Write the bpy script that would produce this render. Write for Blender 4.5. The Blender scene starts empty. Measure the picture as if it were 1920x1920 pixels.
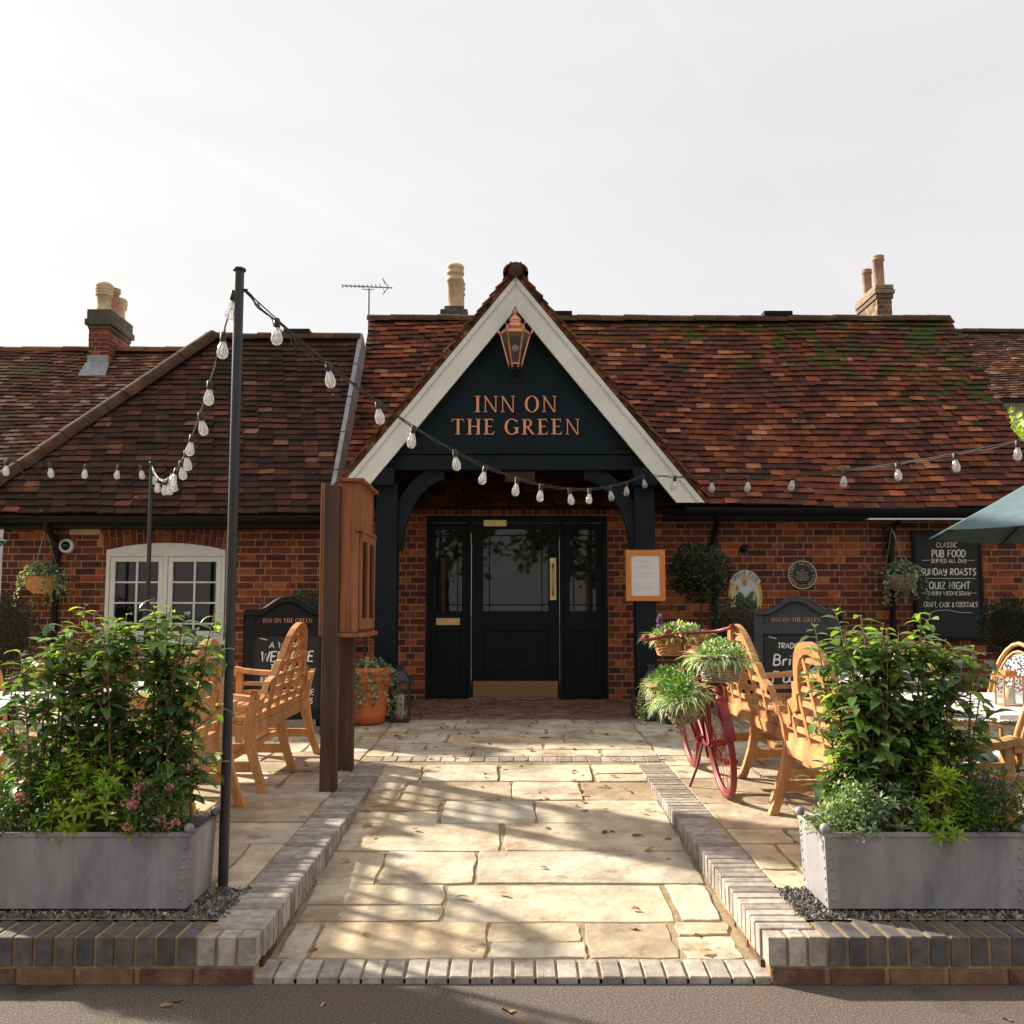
import bpy, math, random
import numpy as np
from mathutils import Vector, Matrix, Quaternion
R = math.radians
sc = bpy.context.scene
COL = sc.collection

# ------------------------------------------------------------------ camera
cam_d = bpy.data.cameras.new("camera"); cam = bpy.data.objects.new("camera", cam_d); COL.objects.link(cam)
PITCH = R(5.65); CAM = Vector((0, 0, 1.40))
cam_d.sensor_width = 36; cam_d.lens = 36.0; cam_d.clip_end = 2000; cam_d.clip_start = .05
cam.location = CAM; cam.rotation_euler = (math.pi/2 + PITCH, 0, 0)
sc.camera = cam
# ------------------------------------------------------------------ sky, sun, exposure
SUN_EL = R(29.5); SUN_AZ = R(-57)          # azimuth measured from +Y, negative = to the left
sundir = Vector((math.sin(SUN_AZ)*math.cos(SUN_EL), math.cos(SUN_AZ)*math.cos(SUN_EL), math.sin(SUN_EL)))
w = bpy.data.worlds.new("World"); sc.world = w; w.use_nodes = True
nt = w.node_tree; nt.nodes.clear()
def N(nt, t, **k):
    n = nt.nodes.new(t)
    for a, b in k.items(): setattr(n, a, b)
    return n
out = N(nt, 'ShaderNodeOutputWorld'); bg = N(nt, 'ShaderNodeBackground')
sky = N(nt, 'ShaderNodeTexSky', sky_type='NISHITA', sun_disc=False, sun_elevation=SUN_EL, sun_rotation=SUN_AZ, dust_density=4.0, air_density=1.0, ozone_density=1.0)
tc = N(nt, 'ShaderNodeTexCoord')
# thin bright cloud veil over the blue: brightest away from the sun, raised there to lift shaded fronts; faint streaks
dot = N(nt, 'ShaderNodeVectorMath', operation='DOT_PRODUCT'); dot.inputs[1].default_value = sundir
nt.links.new(tc.outputs['Generated'], dot.inputs[0])
mr = N(nt, 'ShaderNodeMapRange'); mr.inputs[1].default_value = -0.7; mr.inputs[2].default_value = 0.75
nt.links.new(dot.outputs['Value'], mr.inputs[0])
rmp = N(nt, 'ShaderNodeValToRGB'); e = rmp.color_ramp.elements
e[0].position = 0; e[0].color = (6.5, 6.2, 5.8, 1); e[1].position = 1; e[1].color = (5.95, 5.85, 5.75, 1)
a_ = e.new(.45); a_.color = (5.95, 5.65, 5.6, 1); b_ = e.new(.80); b_.color = (5.65, 5.45, 5.5, 1)
nt.links.new(mr.outputs[0], rmp.inputs[0])
mp = N(nt, 'ShaderNodeMapping'); mp.inputs['Rotation'].default_value = (0, R(35), R(20)); mp.inputs['Scale'].default_value = (1.2, 1.2, 9)
nz = N(nt, 'ShaderNodeTexNoise'); nz.inputs['Scale'].default_value = 1.6; nz.inputs['Detail'].default_value = 5; nz.inputs['Roughness'].default_value = .45
nt.links.new(tc.outputs['Generated'], mp.inputs[0]); nt.links.new(mp.outputs[0], nz.inputs[0])
mr2 = N(nt, 'ShaderNodeMapRange'); mr2.inputs[1].default_value = .3; mr2.inputs[2].default_value = .75; mr2.inputs[3].default_value = .965; mr2.inputs[4].default_value = 1.035
nt.links.new(nz.outputs['Fac'], mr2.inputs[0])
mul = N(nt, 'ShaderNodeVectorMath', operation='SCALE'); nt.links.new(rmp.outputs[0], mul.inputs[0]); nt.links.new(mr2.outputs[0], mul.inputs['Scale'])
# two faint vapour trails (great circles of the sky)
def skydir(px, py):
    u = (px-960)/1920; v = (960-py)/1920; c_, s_ = math.cos(PITCH), math.sin(PITCH); return Vector((u, c_-v*s_, s_+v*c_)).normalized()
trail = None
for (p0, p1, wdt, amp) in (((0,95),(620,400),.010,.028), ((1230,0),(1620,560),.014,.015)):
    n_ = skydir(*p0).cross(skydir(*p1)).normalized(); d_ = N(nt, 'ShaderNodeVectorMath', operation='DOT_PRODUCT'); d_.inputs[1].default_value = n_; nt.links.new(tc.outputs['Generated'], d_.inputs[0])
    ab = N(nt, 'ShaderNodeMath', operation='ABSOLUTE'); nt.links.new(d_.outputs['Value'], ab.inputs[0])
    m_ = N(nt, 'ShaderNodeMapRange', interpolation_type='SMOOTHSTEP'); m_.inputs[1].default_value = wdt; m_.inputs[2].default_value = 0; m_.inputs[3].default_value = 0; m_.inputs[4].default_value = amp; nt.links.new(ab.outputs[0], m_.inputs[0])
    if trail is None: trail = m_.outputs[0]
    else: q_ = N(nt, 'ShaderNodeMath', operation='ADD'); nt.links.new(trail, q_.inputs[0]); nt.links.new(m_.outputs[0], q_.inputs[1]); trail = q_.outputs[0]
q_ = N(nt, 'ShaderNodeMath', operation='ADD'); nt.links.new(mr2.outputs[0], q_.inputs[0]); nt.links.new(trail, q_.inputs[1]); nt.links.new(q_.outputs[0], mul.inputs['Scale'])
mix = N(nt, 'ShaderNodeMix', data_type='RGBA'); mix.inputs[0].default_value = .88
nt.links.new(sky.outputs[0], mix.inputs[6]); nt.links.new(mul.outputs[0], mix.inputs[7])
nt.links.new(mix.outputs[2], bg.inputs[0]); bg.inputs[1].default_value = .069
nt.links.new(bg.outputs[0], out.inputs[0])
sl = bpy.data.lights.new("sun", 'SUN'); sl.energy = 5.0; sl.angle = R(2.0); sl.color = (1, .91, .76)
so = bpy.data.objects.new("sun", sl); COL.objects.link(so); so.rotation_euler = sundir.to_track_quat('Z', 'Y').to_euler(); so.location = (-20, 20, 20)
sc.view_settings.view_transform = 'Standard'; sc.view_settings.look = 'None'; sc.view_settings.gamma = 1
sc.view_settings.exposure = 1.22; sc.view_settings.use_curve_mapping = False
sc.cycles.max_bounces = 8; sc.cycles.transparent_max_bounces = 16; sc.cycles.use_adaptive_sampling = True
sc.cycles.adaptive_threshold = .02; sc.cycles.caustics_reflective = False; sc.cycles.caustics_refractive = False

# ------------------------------------------------------------------ geometry helpers
_c, _s, F = math.cos(PITCH), math.sin(PITCH), 1920.0
def P(px, py, Y):
    """world point seen at photo pixel px,py on the vertical plane y=Y"""
    if py == 0: py = 600 if Y > 12 else 1050
    u = (px-960)/F; v = (960-py)/F; a = (u, _c - v*_s, _s + v*_c); t = Y/a[1]
    return Vector((t*a[0], Y, 1.4+t*a[2]))
K = .0413
def T(y): return .175 + K*(max(min(y, 11.35), 4.035)-4.035)          # terrace height
def PZ(y): return .022 + (T(7.6)-.001-.022)*(min(max((y-4.05)/3.5, 0), 1))   # ramped path height

class MB:
    def __init__(s): s.v = []; s.f = []; s.m = []; s.sm = []
    def add(s, vs, fs, m=0, sm=False):
        n = len(s.v); s.v.extend([tuple(x) for x in vs])
        for f in fs: s.f.append(tuple(i+n for i in f)); s.m.append(m); s.sm.append(sm)
    def box(s, x0, x1, y0, y1, z0, z1, m=0, M=None):
        vs = [(x0,y0,z0),(x1,y0,z0),(x1,y1,z0),(x0,y1,z0),(x0,y0,z1),(x1,y0,z1),(x1,y1,z1),(x0,y1,z1)]
        if M is not None: vs = [M @ Vector(p) for p in vs]
        s.add(vs, [(0,3,2,1),(4,5,6,7),(0,1,5,4),(1,2,6,5),(2,3,7,6),(3,0,4,7)], m)
    def bar(s, a, b, w, h, m=0, up=(0,0,1)):
        a = Vector(a); b = Vector(b); d = (b-a); L = d.length; d.normalize(); up = Vector(up)
        r = d.cross(up)
        if r.length < 1e-4: r = d.cross(Vector((0,1,0)))
        r.normalize(); u = r.cross(d)
        vs = []
        for p in (a, b):
            for i, j in ((-1,-1),(1,-1),(1,1),(-1,1)): vs.append(p + r*(i*w/2) + u*(j*h/2))
        s.add(vs, [(3,2,1,0),(4,5,6,7),(0,1,5,4),(1,2,6,5),(2,3,7,6),(3,0,4,7)], m)
    def tube(s, pts, r, n=8, m=0, closed=False, caps=True, sm=True):
        pts = [Vector(p) for p in pts]; k = len(pts)
        rs = r if hasattr(r, '__len__') else [r]*k
        rings = []; prev = None
        for i, p in enumerate(pts):
            if closed: d = pts[(i+1) % k]-pts[i-1]
            else: d = pts[min(i+1, k-1)]-pts[max(i-1, 0)]
            if d.length < 1e-9: d = Vector((0,0,1))
            d.normalize()
            if prev is None:
                a = Vector((0,0,1)) if abs(d.z) < .9 else Vector((1,0,0)); u = d.cross(a).normalized()
            else:
                u = prev - d*prev.dot(d)
                if u.length < 1e-6: u = d.orthogonal()
                u.normalize()
            prev = u; v = d.cross(u)
            rings.append([p + (u*math.cos(t*2*math.pi/n) + v*math.sin(t*2*math.pi/n))*rs[i] for t in range(n)])
        vs = [q for g in rings for q in g]; fs = []
        for i in range(k if closed else k-1):
            j = (i+1) % k
            for t in range(n): fs.append((i*n+t, i*n+(t+1) % n, j*n+(t+1) % n, j*n+t))
        s.add(vs, fs, m, sm)
        if caps and not closed:
            s.add(rings[0], [tuple(range(n))[::-1]], m); s.add(rings[-1], [tuple(range(n))], m)
    def lathe(s, prof, c=(0,0,0), n=24, m=0, sm=True, M=None, a0=0):
        vs = []; fs = []
        for r, z in prof:
            for t in range(n):
                a = a0 + t*2*math.pi/n; vs.append(Vector((r*math.cos(a), r*math.sin(a), z)))
        if M is not None: vs = [M @ q for q in vs]
        vs = [q + Vector(c) for q in vs]
        for i in range(len(prof)-1):
            for t in range(n): fs.append((i*n+t, i*n+(t+1) % n, (i+1)*n+(t+1) % n, (i+1)*n+t))
        s.add(vs, fs, m, sm)
    def prism(s, poly, fr, d0, d1, m=0):
        """poly [(u,v)], fr = (origin, uvec, vvec, nvec); extruded from d0 to d1 along n"""
        o, U, V_, W = fr; n = len(poly)
        vs = [o + U*p[0] + V_*p[1] + W*d0 for p in poly] + [o + U*p[0] + V_*p[1] + W*d1 for p in poly]
        s.add(vs, [tuple(range(n))[::-1], tuple(range(n, 2*n))] + [(i, (i+1) % n, n+(i+1) % n, n+i) for i in range(n)], m)
    def ribbon(s, pts, wd, fr, d, m=0):
        """flat mitred stroke in the plane of fr, at offset d"""
        o, U, V_, W = fr; k = len(pts); L = []
        if k < 2: return
        cl = k > 3 and abs(pts[0][0]-pts[-1][0]) < 1e-6 and abs(pts[0][1]-pts[-1][1]) < 1e-6
        for i in range(k):
            a = pts[i-1] if i else (pts[-2] if cl else pts[0]); b = pts[i+1] if i < k-1 else (pts[1] if cl else pts[-1])
            dx, dy = b[0]-a[0], b[1]-a[1]; l = math.hypot(dx, dy) or 1; L.append((-dy/l, dx/l))
        vs = []
        for p, q in zip(pts, L):
            for sg in (-1, 1): vs.append(o + U*(p[0]+sg*q[0]*wd/2) + V_*(p[1]+sg*q[1]*wd/2) + W*d)
        s.add(vs, [(2*i, 2*i+2, 2*i+3, 2*i+1) for i in range(k-1)], m)
    def sphere(s, c, r, n=12, k=8, m=0, sc_=(1,1,1)):
        prof = [(max(1e-4, math.sin(math.pi*i/k)), -math.cos(math.pi*i/k)) for i in range(k+1)]
        s.lathe([(a*r, b*r) for a, b in prof], c, n, m, True, Matrix.Diagonal((*sc_,)))
    def build(s, name, mats, parent=None, local=False, bevel=0, org=None, auto=False):
        me = bpy.data.meshes.new(name)
        if org is None:
            org = Vector((0,0,0))
            if parent is not None and not local:
                r = parent
                while r.parent: r = r.parent
                org = Vector(r.location)
        o_ = np.array(s.v, dtype=np.float64).reshape(-1, 3) - np.array(org)
        me.from_pydata(o_.tolist(), [], s.f)
        if not isinstance(mats, (list, tuple)): mats = [mats]
        for q in mats: me.materials.append(q)
        me.polygons.foreach_set('material_index', s.m); me.polygons.foreach_set('use_smooth', s.sm)
        me.update()
        ob = bpy.data.objects.new(name, me); COL.objects.link(ob)
        if parent is not None: ob.parent = parent
        else: ob.location = org
        if bevel:
            b = ob.modifiers.new('bevel', 'BEVEL'); b.width = bevel; b.segments = 2; b.limit_method = 'ANGLE'; b.angle_limit = R(40)
        return ob

def thing(name, label, cat, loc=(0,0,0), group=None, rz=0):
    o = bpy.data.objects.new(name, None); COL.objects.link(o); o.location = loc; o.rotation_euler = (0,0,rz); o.empty_display_size = .1
    return tag(o, label, cat, group)
def tag(o, label=None, cat=None, group=None, kind=None):
    if label: o['label'] = label
    if cat: o['category'] = cat
    if group: o['group'] = group
    if kind: o['kind'] = kind
    return o
def copy_tree(o, parent=None):
    c = o.copy(); COL.objects.link(c); c.parent = parent
    for ch in [q for q in bpy.data.objects if q.parent == o]: copy_tree(ch, c)
    return c
def dup(o, loc, rz, label, group=None):
    c = copy_tree(o); c.location = loc; c.rotation_euler = (0,0,rz); c['label'] = label
    if group: c['group'] = group
    return c

# ------------------------------------------------------------------ materials
def M(name, cols, src='noise', scale=5, detail=6, rough=.7, metal=0, bump=0, bscale=40, spec=.5, coord='Object', stretch=(1,1,1),
      mixn=None, island=0, rgh_var=0, trans=0, bdist=.01, coat=0, alpha=1):
    """cols: [(pos,(r,g,b))..]; src 'noise' | 'island' | flat; island: extra value variation per mesh island;
    mixn: (colour, scale, lo, hi) a patchy second colour; trans: translucent share"""
    m = bpy.data.materials.new(name); m.use_nodes = True; nt = m.node_tree; nt.nodes.clear()
    o = N(nt, 'ShaderNodeOutputMaterial'); b = N(nt, 'ShaderNodeBsdfPrincipled'); L = nt.links.new
    tc = N(nt, 'ShaderNodeTexCoord'); mp = N(nt, 'ShaderNodeMapping'); mp.inputs['Scale'].default_value = stretch
    L(tc.outputs[coord], mp.inputs[0])
    geo = N(nt, 'ShaderNodeNewGeometry')
    if isinstance(cols, tuple): cols = [(0, cols), (1, cols)]
    ramp = N(nt, 'ShaderNodeValToRGB'); el = ramp.color_ramp.elements
    el[0].position, el[1].position = cols[0][0], cols[-1][0]
    el[0].color = (*cols[0][1], 1); el[1].color = (*cols[-1][1], 1)
    for p_, c_ in cols[1:-1]: q = el.new(p_); q.color = (*c_, 1)
    nz = N(nt, 'ShaderNodeTexNoise'); nz.inputs['Scale'].default_value = scale; nz.inputs['Detail'].default_value = detail; nz.inputs['Roughness'].default_value = .6
    L(mp.outputs[0], nz.inputs[0])
    if src == 'island': L(geo.outputs['Random Per Island'], ramp.inputs[0])
    else:
        mr = N(nt, 'ShaderNodeMapRange'); mr.inputs[1].default_value = .3; mr.inputs[2].default_value = .7; L(nz.outputs['Fac'], mr.inputs[0]); L(mr.outputs[0], ramp.inputs[0])
    col = ramp.outputs[0]
    if src == 'island' and scale:
        mx = N(nt, 'ShaderNodeMix', data_type='RGBA', blend_type='MULTIPLY'); mx.inputs[0].default_value = 1
        mr = N(nt, 'ShaderNodeMapRange'); mr.inputs[1].default_value = .3; mr.inputs[2].default_value = .7; mr.inputs[3].default_value = .62; mr.inputs[4].default_value = 1.3
        L(nz.outputs['Fac'], mr.inputs[0]); L(col, mx.inputs[6]); L(mr.outputs[0], mx.inputs[7]); col = mx.outputs[2]
    if island:
        mx = N(nt, 'ShaderNodeMix', data_type='RGBA', blend_type='MULTIPLY'); mx.inputs[0].default_value = 1
        mr = N(nt, 'ShaderNodeMapRange'); mr.inputs[3].default_value = 1-island; mr.inputs[4].default_value = 1+island
        L(geo.outputs['Random Per Island'], mr.inputs[0]); L(col, mx.inputs[6]); L(mr.outputs[0], mx.inputs[7]); col = mx.outputs[2]
    for mn in (mixn if isinstance(mixn, list) else [mixn] if mixn else []):
        c2, s2, lo, hi = mn[:4]
        n2 = N(nt, 'ShaderNodeTexNoise'); n2.inputs['Scale'].default_value = s2; n2.inputs['Detail'].default_value = 8; n2.inputs['Roughness'].default_value = .65
        L(mp.outputs[0], n2.inputs[0]); fac = n2.outputs['Fac']
        if len(mn) > 4:      # positional bias: (axis vector, offset)
            dt = N(nt, 'ShaderNodeVectorMath', operation='DOT_PRODUCT'); dt.inputs[1].default_value = mn[4]; L(geo.outputs['Position'], dt.inputs[0])
            cl = N(nt, 'ShaderNodeMath', operation='ADD'); cl.inputs[1].default_value = mn[5]; L(dt.outputs['Value'], cl.inputs[0])
            cl2 = N(nt, 'ShaderNodeClamp'); cl2.inputs[1].default_value = -.4; cl2.inputs[2].default_value = mn[6]; L(cl.outputs[0], cl2.inputs[0])
            ad = N(nt, 'ShaderNodeMath', operation='ADD'); L(fac, ad.inputs[0]); L(cl2.outputs[0], ad.inputs[1]); fac = ad.outputs[0]
        mr = N(nt, 'ShaderNodeMapRange'); mr.inputs[1].default_value = lo; mr.inputs[2].default_value = hi; L(fac, mr.inputs[0])
        mx = N(nt, 'ShaderNodeMix', data_type='RGBA'); L(mr.outputs[0], mx.inputs[0]); L(col, mx.inputs[6]); mx.inputs[7].default_value = (*c2, 1); col = mx.outputs[2]
    L(col, b.inputs['Base Color'])
    b.inputs['Roughness'].default_value = rough; b.inputs['Metallic'].default_value = metal; b.inputs['Specular IOR Level'].default_value = spec
    if coat: b.inputs['Coat Weight'].default_value = coat; b.inputs['Coat Roughness'].default_value = .15
    if rgh_var:
        mr = N(nt, 'ShaderNodeMapRange'); mr.inputs[1].default_value = .3; mr.inputs[2].default_value = .7; mr.inputs[3].default_value = rough-rgh_var; mr.inputs[4].default_value = rough+rgh_var
        L(nz.outputs['Fac'], mr.inputs[0]); L(mr.outputs[0], b.inputs['Roughness'])
    if bump:
        n3 = N(nt, 'ShaderNodeTexNoise'); n3.inputs['Scale'].default_value = bscale; n3.inputs['Detail'].default_value = 6; L(mp.outputs[0], n3.inputs[0])
        bp = N(nt, 'ShaderNodeBump'); bp.inputs['Strength'].default_value = bump; bp.inputs['Distance'].default_value = bdist
        L(n3.outputs['Fac'], bp.inputs['Height']); L(bp.outputs[0], b.inputs['Normal'])
    sh = b.outputs[0]
    if trans:
        tr = N(nt, 'ShaderNodeBsdfTranslucent'); ms = N(nt, 'ShaderNodeMixShader'); ms.inputs[0].default_value = trans
        br = N(nt, 'ShaderNodeMix', data_type='RGBA', blend_type='MULTIPLY'); br.inputs[0].default_value = 1; br.inputs[7].default_value = (2.6, 2.5, .9, 1)
        L(col, br.inputs[6]); L(br.outputs[2], tr.inputs[0]); L(b.outputs[0], ms.inputs[1]); L(tr.outputs[0], ms.inputs[2]); sh = ms.outputs[0]
    if alpha < 1:
        tp = N(nt, 'ShaderNodeBsdfTransparent'); ms = N(nt, 'ShaderNodeMixShader'); ms.inputs[0].default_value = alpha
        L(tp.outputs[0], ms.inputs[1]); L(sh, ms.inputs[2]); sh = ms.outputs[0]
    L(sh, o.inputs[0])
    return m

BRICK = [(0,(.070,.022,.022)),(.18,(.13,.033,.024)),(.38,(.20,.050,.027)),(.55,(.12,.034,.032)),(.75,(.235,.058,.026)),(.90,(.33,.085,.032)),(1,(.42,.13,.05))]
m_brick = M('brick_red', BRICK, 'island', scale=14, rough=.88, bump=.5, bscale=90, spec=.25, mixn=[((.34,.25,.19), 3.1, .70, .82), ((.045,.025,.02), 1.1, .50, .78)])
m_mortar = M('mortar_buff', [(0,(.25,.17,.09)),(1,(.43,.30,.16))], scale=9, rough=.95, bump=.5, bscale=120, spec=.1)
m_tileL = M('clay_tile_dark', [(0,(.033,.016,.013)),(.35,(.052,.022,.015)),(.6,(.072,.029,.019)),(.92,(.105,.038,.023)),(.97,(.21,.070,.034)),(1,(.26,.13,.08))], 'island', scale=5, rough=.92, bump=.6, bscale=60, spec=.2,
            mixn=[((.028,.020,.013), 2.6, .46, .68), ((.46,.40,.32), 15, .68, .73), ((.045,.055,.015), 1.7, .62, .74)])
m_tileR = M('clay_tile_orange', [(0,(.060,.024,.018)),(.22,(.11,.034,.021)),(.5,(.155,.046,.023)),(.8,(.215,.060,.026)),(.92,(.32,.095,.036)),(1,(.42,.18,.09))], 'island', scale=4, rough=.92, bump=.6, bscale=60, spec=.2,
            mixn=[((.035,.022,.014), 2.2, .50, .72), ((.45,.36,.27), 12, .73, .77), ((.045,.068,.010), 3.4, .565, .655, (.045,0,.12), -.66, .08)])
m_tileG = M('clay_tile_gable', [(0,(.05,.025,.015)),(.4,(.12,.045,.024)),(.8,(.20,.07,.035)),(1,(.34,.17,.08))], 'island', scale=20, rough=.95, bump=.8, bscale=80, spec=.2, mixn=((.13,.10,.03), 9, .52, .68))
m_ridge = M('ridge_tile', [(0,(.04,.025,.018)),(.6,(.085,.042,.027)),(1,(.13,.065,.04))], scale=6, rough=.95, bump=.7, bscale=50, spec=.2, mixn=((.06,.06,.018), 3.2, .56, .66))
m_tileF = M('clay_tile_far', [(0,(.07,.035,.025)),(.4,(.12,.052,.033)),(.8,(.19,.075,.042)),(1,(.34,.22,.16))], 'island', scale=5, rough=.95, spec=.15, mixn=((.12,.10,.045), 1.1, .52, .7))
m_white = M('paint_offwhite', [(0,(.60,.61,.56)),(1,(.70,.71,.66))], scale=4, rough=.45, bump=.05)
m_black = M('paint_blue_black', [(0,(.0050,.0085,.012)),(1,(.008,.013,.018))], scale=5, rough=.6, bump=.25, bscale=160, spec=.15, bdist=.002)
m_panel = M('panel_blue_black', [(0,(.0085,.015,.020)),(1,(.012,.020,.026))], scale=3, rough=.8, bump=.35, bscale=260, spec=.12, bdist=.002)
m_door = M('door_blue_black', [(0,(.0035,.006,.0085)),(1,(.0055,.009,.012))], scale=3, rough=.45, spec=.15)
m_copper = M('copper', [(0,(.48,.20,.11)),(1,(.72,.33,.19))], scale=12, rough=.3, metal=.9, rgh_var=.08)
m_copperlet = M('copper_letter', [(0,(.60,.25,.12)),(1,(.70,.31,.16))], scale=9, rough=.5, metal=.0)
m_brass = M('brass', [(0,(.50,.36,.16)),(1,(.66,.50,.25))], scale=20, rough=.33, metal=.85)
m_brassdull = M('brass_plate_dull', [(0,(.22,.13,.055)),(1,(.27,.16,.07))], scale=5, rough=.42, metal=.55, stretch=(1,1,12))
m_lead = M('lead_grey', [(0,(.20,.21,.23)),(1,(.33,.34,.36))], scale=12, rough=.6, metal=.3)
m_glass = M('window_glass_dark', (.006,.007,.008), rough=.02, spec=.5, bump=.05, bscale=2.2, bdist=.01)
m_gutter = M('gutter_black', (.006,.007,.008), rough=.5, spec=.2)
m_pot = M('chimney_pot_buff', [(0,(.42,.30,.17)),(1,(.60,.46,.30))], scale=8, rough=.9)
m_potr = M('chimney_pot_red', [(0,(.30,.15,.10)),(1,(.46,.30,.22))], scale=8, rough=.9)
m_moss = M('stack_mossy', [(0,(.05,.05,.03)),(1,(.13,.10,.07))], scale=8, rough=.95, bump=.6, bscale=40)
m_stackb = M('stack_pale_brick', [(0,(.09,.055,.038)),(.5,(.17,.115,.075)),(1,(.30,.23,.16))], 'island', scale=12, rough=.95)
m_render = M('render_cream', [(0,(.55,.55,.54)),(1,(.68,.67,.66))], scale=2, rough=.9)
m_flag = M('sandstone_flag', [(0,(.36,.275,.185)),(.2,(.47,.385,.275)),(.45,(.55,.47,.355)),(.65,(.47,.42,.33)),(.85,(.58,.49,.36)),(1,(.57,.44,.28))], 'island', scale=5, rough=.85, bump=.8, bscale=18, spec=.25, bdist=.010,
           mixn=[((.30,.21,.13), 2.1, .50, .68), ((.10,.070,.048), 5.2, .60, .72), ((.62,.58,.48), 9, .66, .74)])
m_sand = M('sandy_joint', [(0,(.24,.175,.10)),(1,(.42,.33,.21))], scale=14, rough=.98, bump=.8, bscale=150, spec=.1)
m_kerb = M('engineering_brick_grey', [(0,(.23,.195,.17)),(.35,(.31,.27,.235)),(.7,(.37,.325,.28)),(1,(.44,.385,.33))], 'island', scale=20, rough=.8, bump=.35, bscale=120, spec=.3, mixn=((.42,.36,.26), 5, .68, .80))
m_kerbd = M('engineering_brick_blue', [(0,(.070,.066,.066)),(.5,(.11,.10,.095)),(1,(.16,.135,.12))], 'island', scale=20, rough=.8, bump=.35, bscale=120, spec=.3, mixn=[((.36,.32,.22), 6, .66, .80), ((.03,.03,.03), 3, .6, .75)])
m_asph = M('asphalt', [(0,(.045,.037,.031)),(.5,(.115,.092,.076)),(1,(.24,.195,.16))], scale=120, detail=3, rough=.92, bump=.9, bscale=240, spec=.3, bdist=.006, mixn=[((.17,.085,.06), 1.3, .54, .66), ((.035,.028,.024), .9, .58, .70)])
m_soil = M('soil', [(0,(.018,.012,.008)),(1,(.05,.032,.020))], scale=40, rough=1, bump=1, bscale=60)
m_gravel = M('gravel', [(0,(.05,.045,.04)),(.5,(.14,.13,.12)),(.9,(.30,.28,.25)),(1,(.45,.40,.34))], 'island', scale=30, rough=.9)
m_ground = M('ground_earth', [(0,(.06,.07,.03)),(1,(.10,.10,.05))], scale=.5, rough=1)
m_dark = M('dark_interior', (.01,.009,.008), rough=.9)
m_edge = M('tile_edge_shade', [(0,(.008,.006,.005)),(1,(.022,.012,.008))], scale=10, rough=1)  # dark tile front edges: shade lines between courses put into the colour
m_zincd = M('light_box_beige', (.16,.13,.085), rough=.6)
# ================================================================== the setting
rng = random.Random(7)
g = MB(); g.add([(-400,-400,-.06),(400,-400,-.06),(400,500,-.06),(-400,500,-.06)], [(0,1,2,3)]); tag(g.build('ground', m_ground), kind='structure')
g = MB(); g.add([(-40,-25,0),(40,-25,0),(40,4.3,0),(-40,4.3,0)], [(0,1,2,3)]); tag(g.build('road', m_asph), kind='structure')
# beds of sand the flags lie in
g = MB()
ys = [4.245, 5, 6, 7, 7.6, 9, 10, 11.35, 14]
for a, b in zip(ys, ys[1:]):
    for x0, x1 in ((-12,-1.0),(1.0,12)): g.add([(x0,a,T(a)-.006),(x1,a,T(a)-.006),(x1,b,T(b)-.006),(x0,b,T(b)-.006)], [(0,1,2,3)])
for a, b in zip(ys[4:], ys[5:]): g.add([(-1,a,T(a)-.006),(1,a,T(a)-.006),(1,b,T(b)-.006),(-1,b,T(b)-.006)], [(0,1,2,3)])
tag(g.build('terrace_bed', m_sand), kind='structure')
g = MB(); g.add([(-1.0,4.05,PZ(4.05)-.006),(1.0,4.05,PZ(4.05)-.006),(1.0,7.6,PZ(7.6)-.006),(-1.0,7.6,PZ(7.6)-.006)], [(0,1,2,3)]); tag(g.build('path_bed', m_sand), kind='structure')

def slab(mb, x0, x1, y0, y1, zf, th=.03, jit=.009, gap=.009, inset=.004, m=0, n=4):
    x0 += gap; x1 -= gap; y0 += gap; y1 -= gap; dz = rng.uniform(-.003, .003)
    if x1-x0 < .05 or y1-y0 < .04: return
    pts = []
    cs = [(x0,y0),(x1,y0),(x1,y1),(x0,y1)]; cs = [(a+rng.uniform(-jit,jit), b+rng.uniform(-jit,jit)) for a, b in cs]
    for i in range(4):
        a, b = cs[i], cs[(i+1) % 4]
        for k in range(n):
            t = k/n; j = jit if k else jit*.4
            q = (a[0]+(b[0]-a[0])*t+rng.uniform(-j,j), a[1]+(b[1]-a[1])*t+rng.uniform(-j,j))
            if k == 0:      # knocked-off corner
                cx, cy = (x0+x1)/2, (y0+y1)/2; l = math.hypot(cx-q[0], cy-q[1]); c = rng.uniform(.002, .012); q = (q[0]+(cx-q[0])/l*c, q[1]+(cy-q[1])/l*c)
            pts.append(q)
    if zf is T: pts = [(math.copysign(max(abs(p[0]), 1.175-.065*(p[1]-4.1)/3.45+.009), p[0]), p[1]) if p[1] < 7.58 and abs(p[0]) < 1.25 else p for p in pts]
    cx = sum(p[0] for p in pts)/len(pts); cy = sum(p[1] for p in pts)/len(pts); k = len(pts)
    def ins(p, d):
        l = math.hypot(cx-p[0], cy-p[1]) or 1; return (p[0]+(cx-p[0])/l*d, p[1]+(cy-p[1])/l*d)
    r0 = [(p[0], p[1], zf(p[1])-th) for p in pts]; r1 = [(p[0], p[1], zf(p[1])+dz-inset*.6) for p in pts]
    r2 = []
    for p in pts: q = ins(p, inset); r2.append((q[0], q[1], zf(q[1])+dz))
    fs = [(i, (i+1) % k, k+(i+1) % k, k+i) for i in range(k)] + [(k+i, k+(i+1) % k, 2*k+(i+1) % k, 2*k+i) for i in range(k)] + [tuple(range(2*k, 3*k))]
    mb.add(r0+r1+r2, fs, m)
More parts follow.
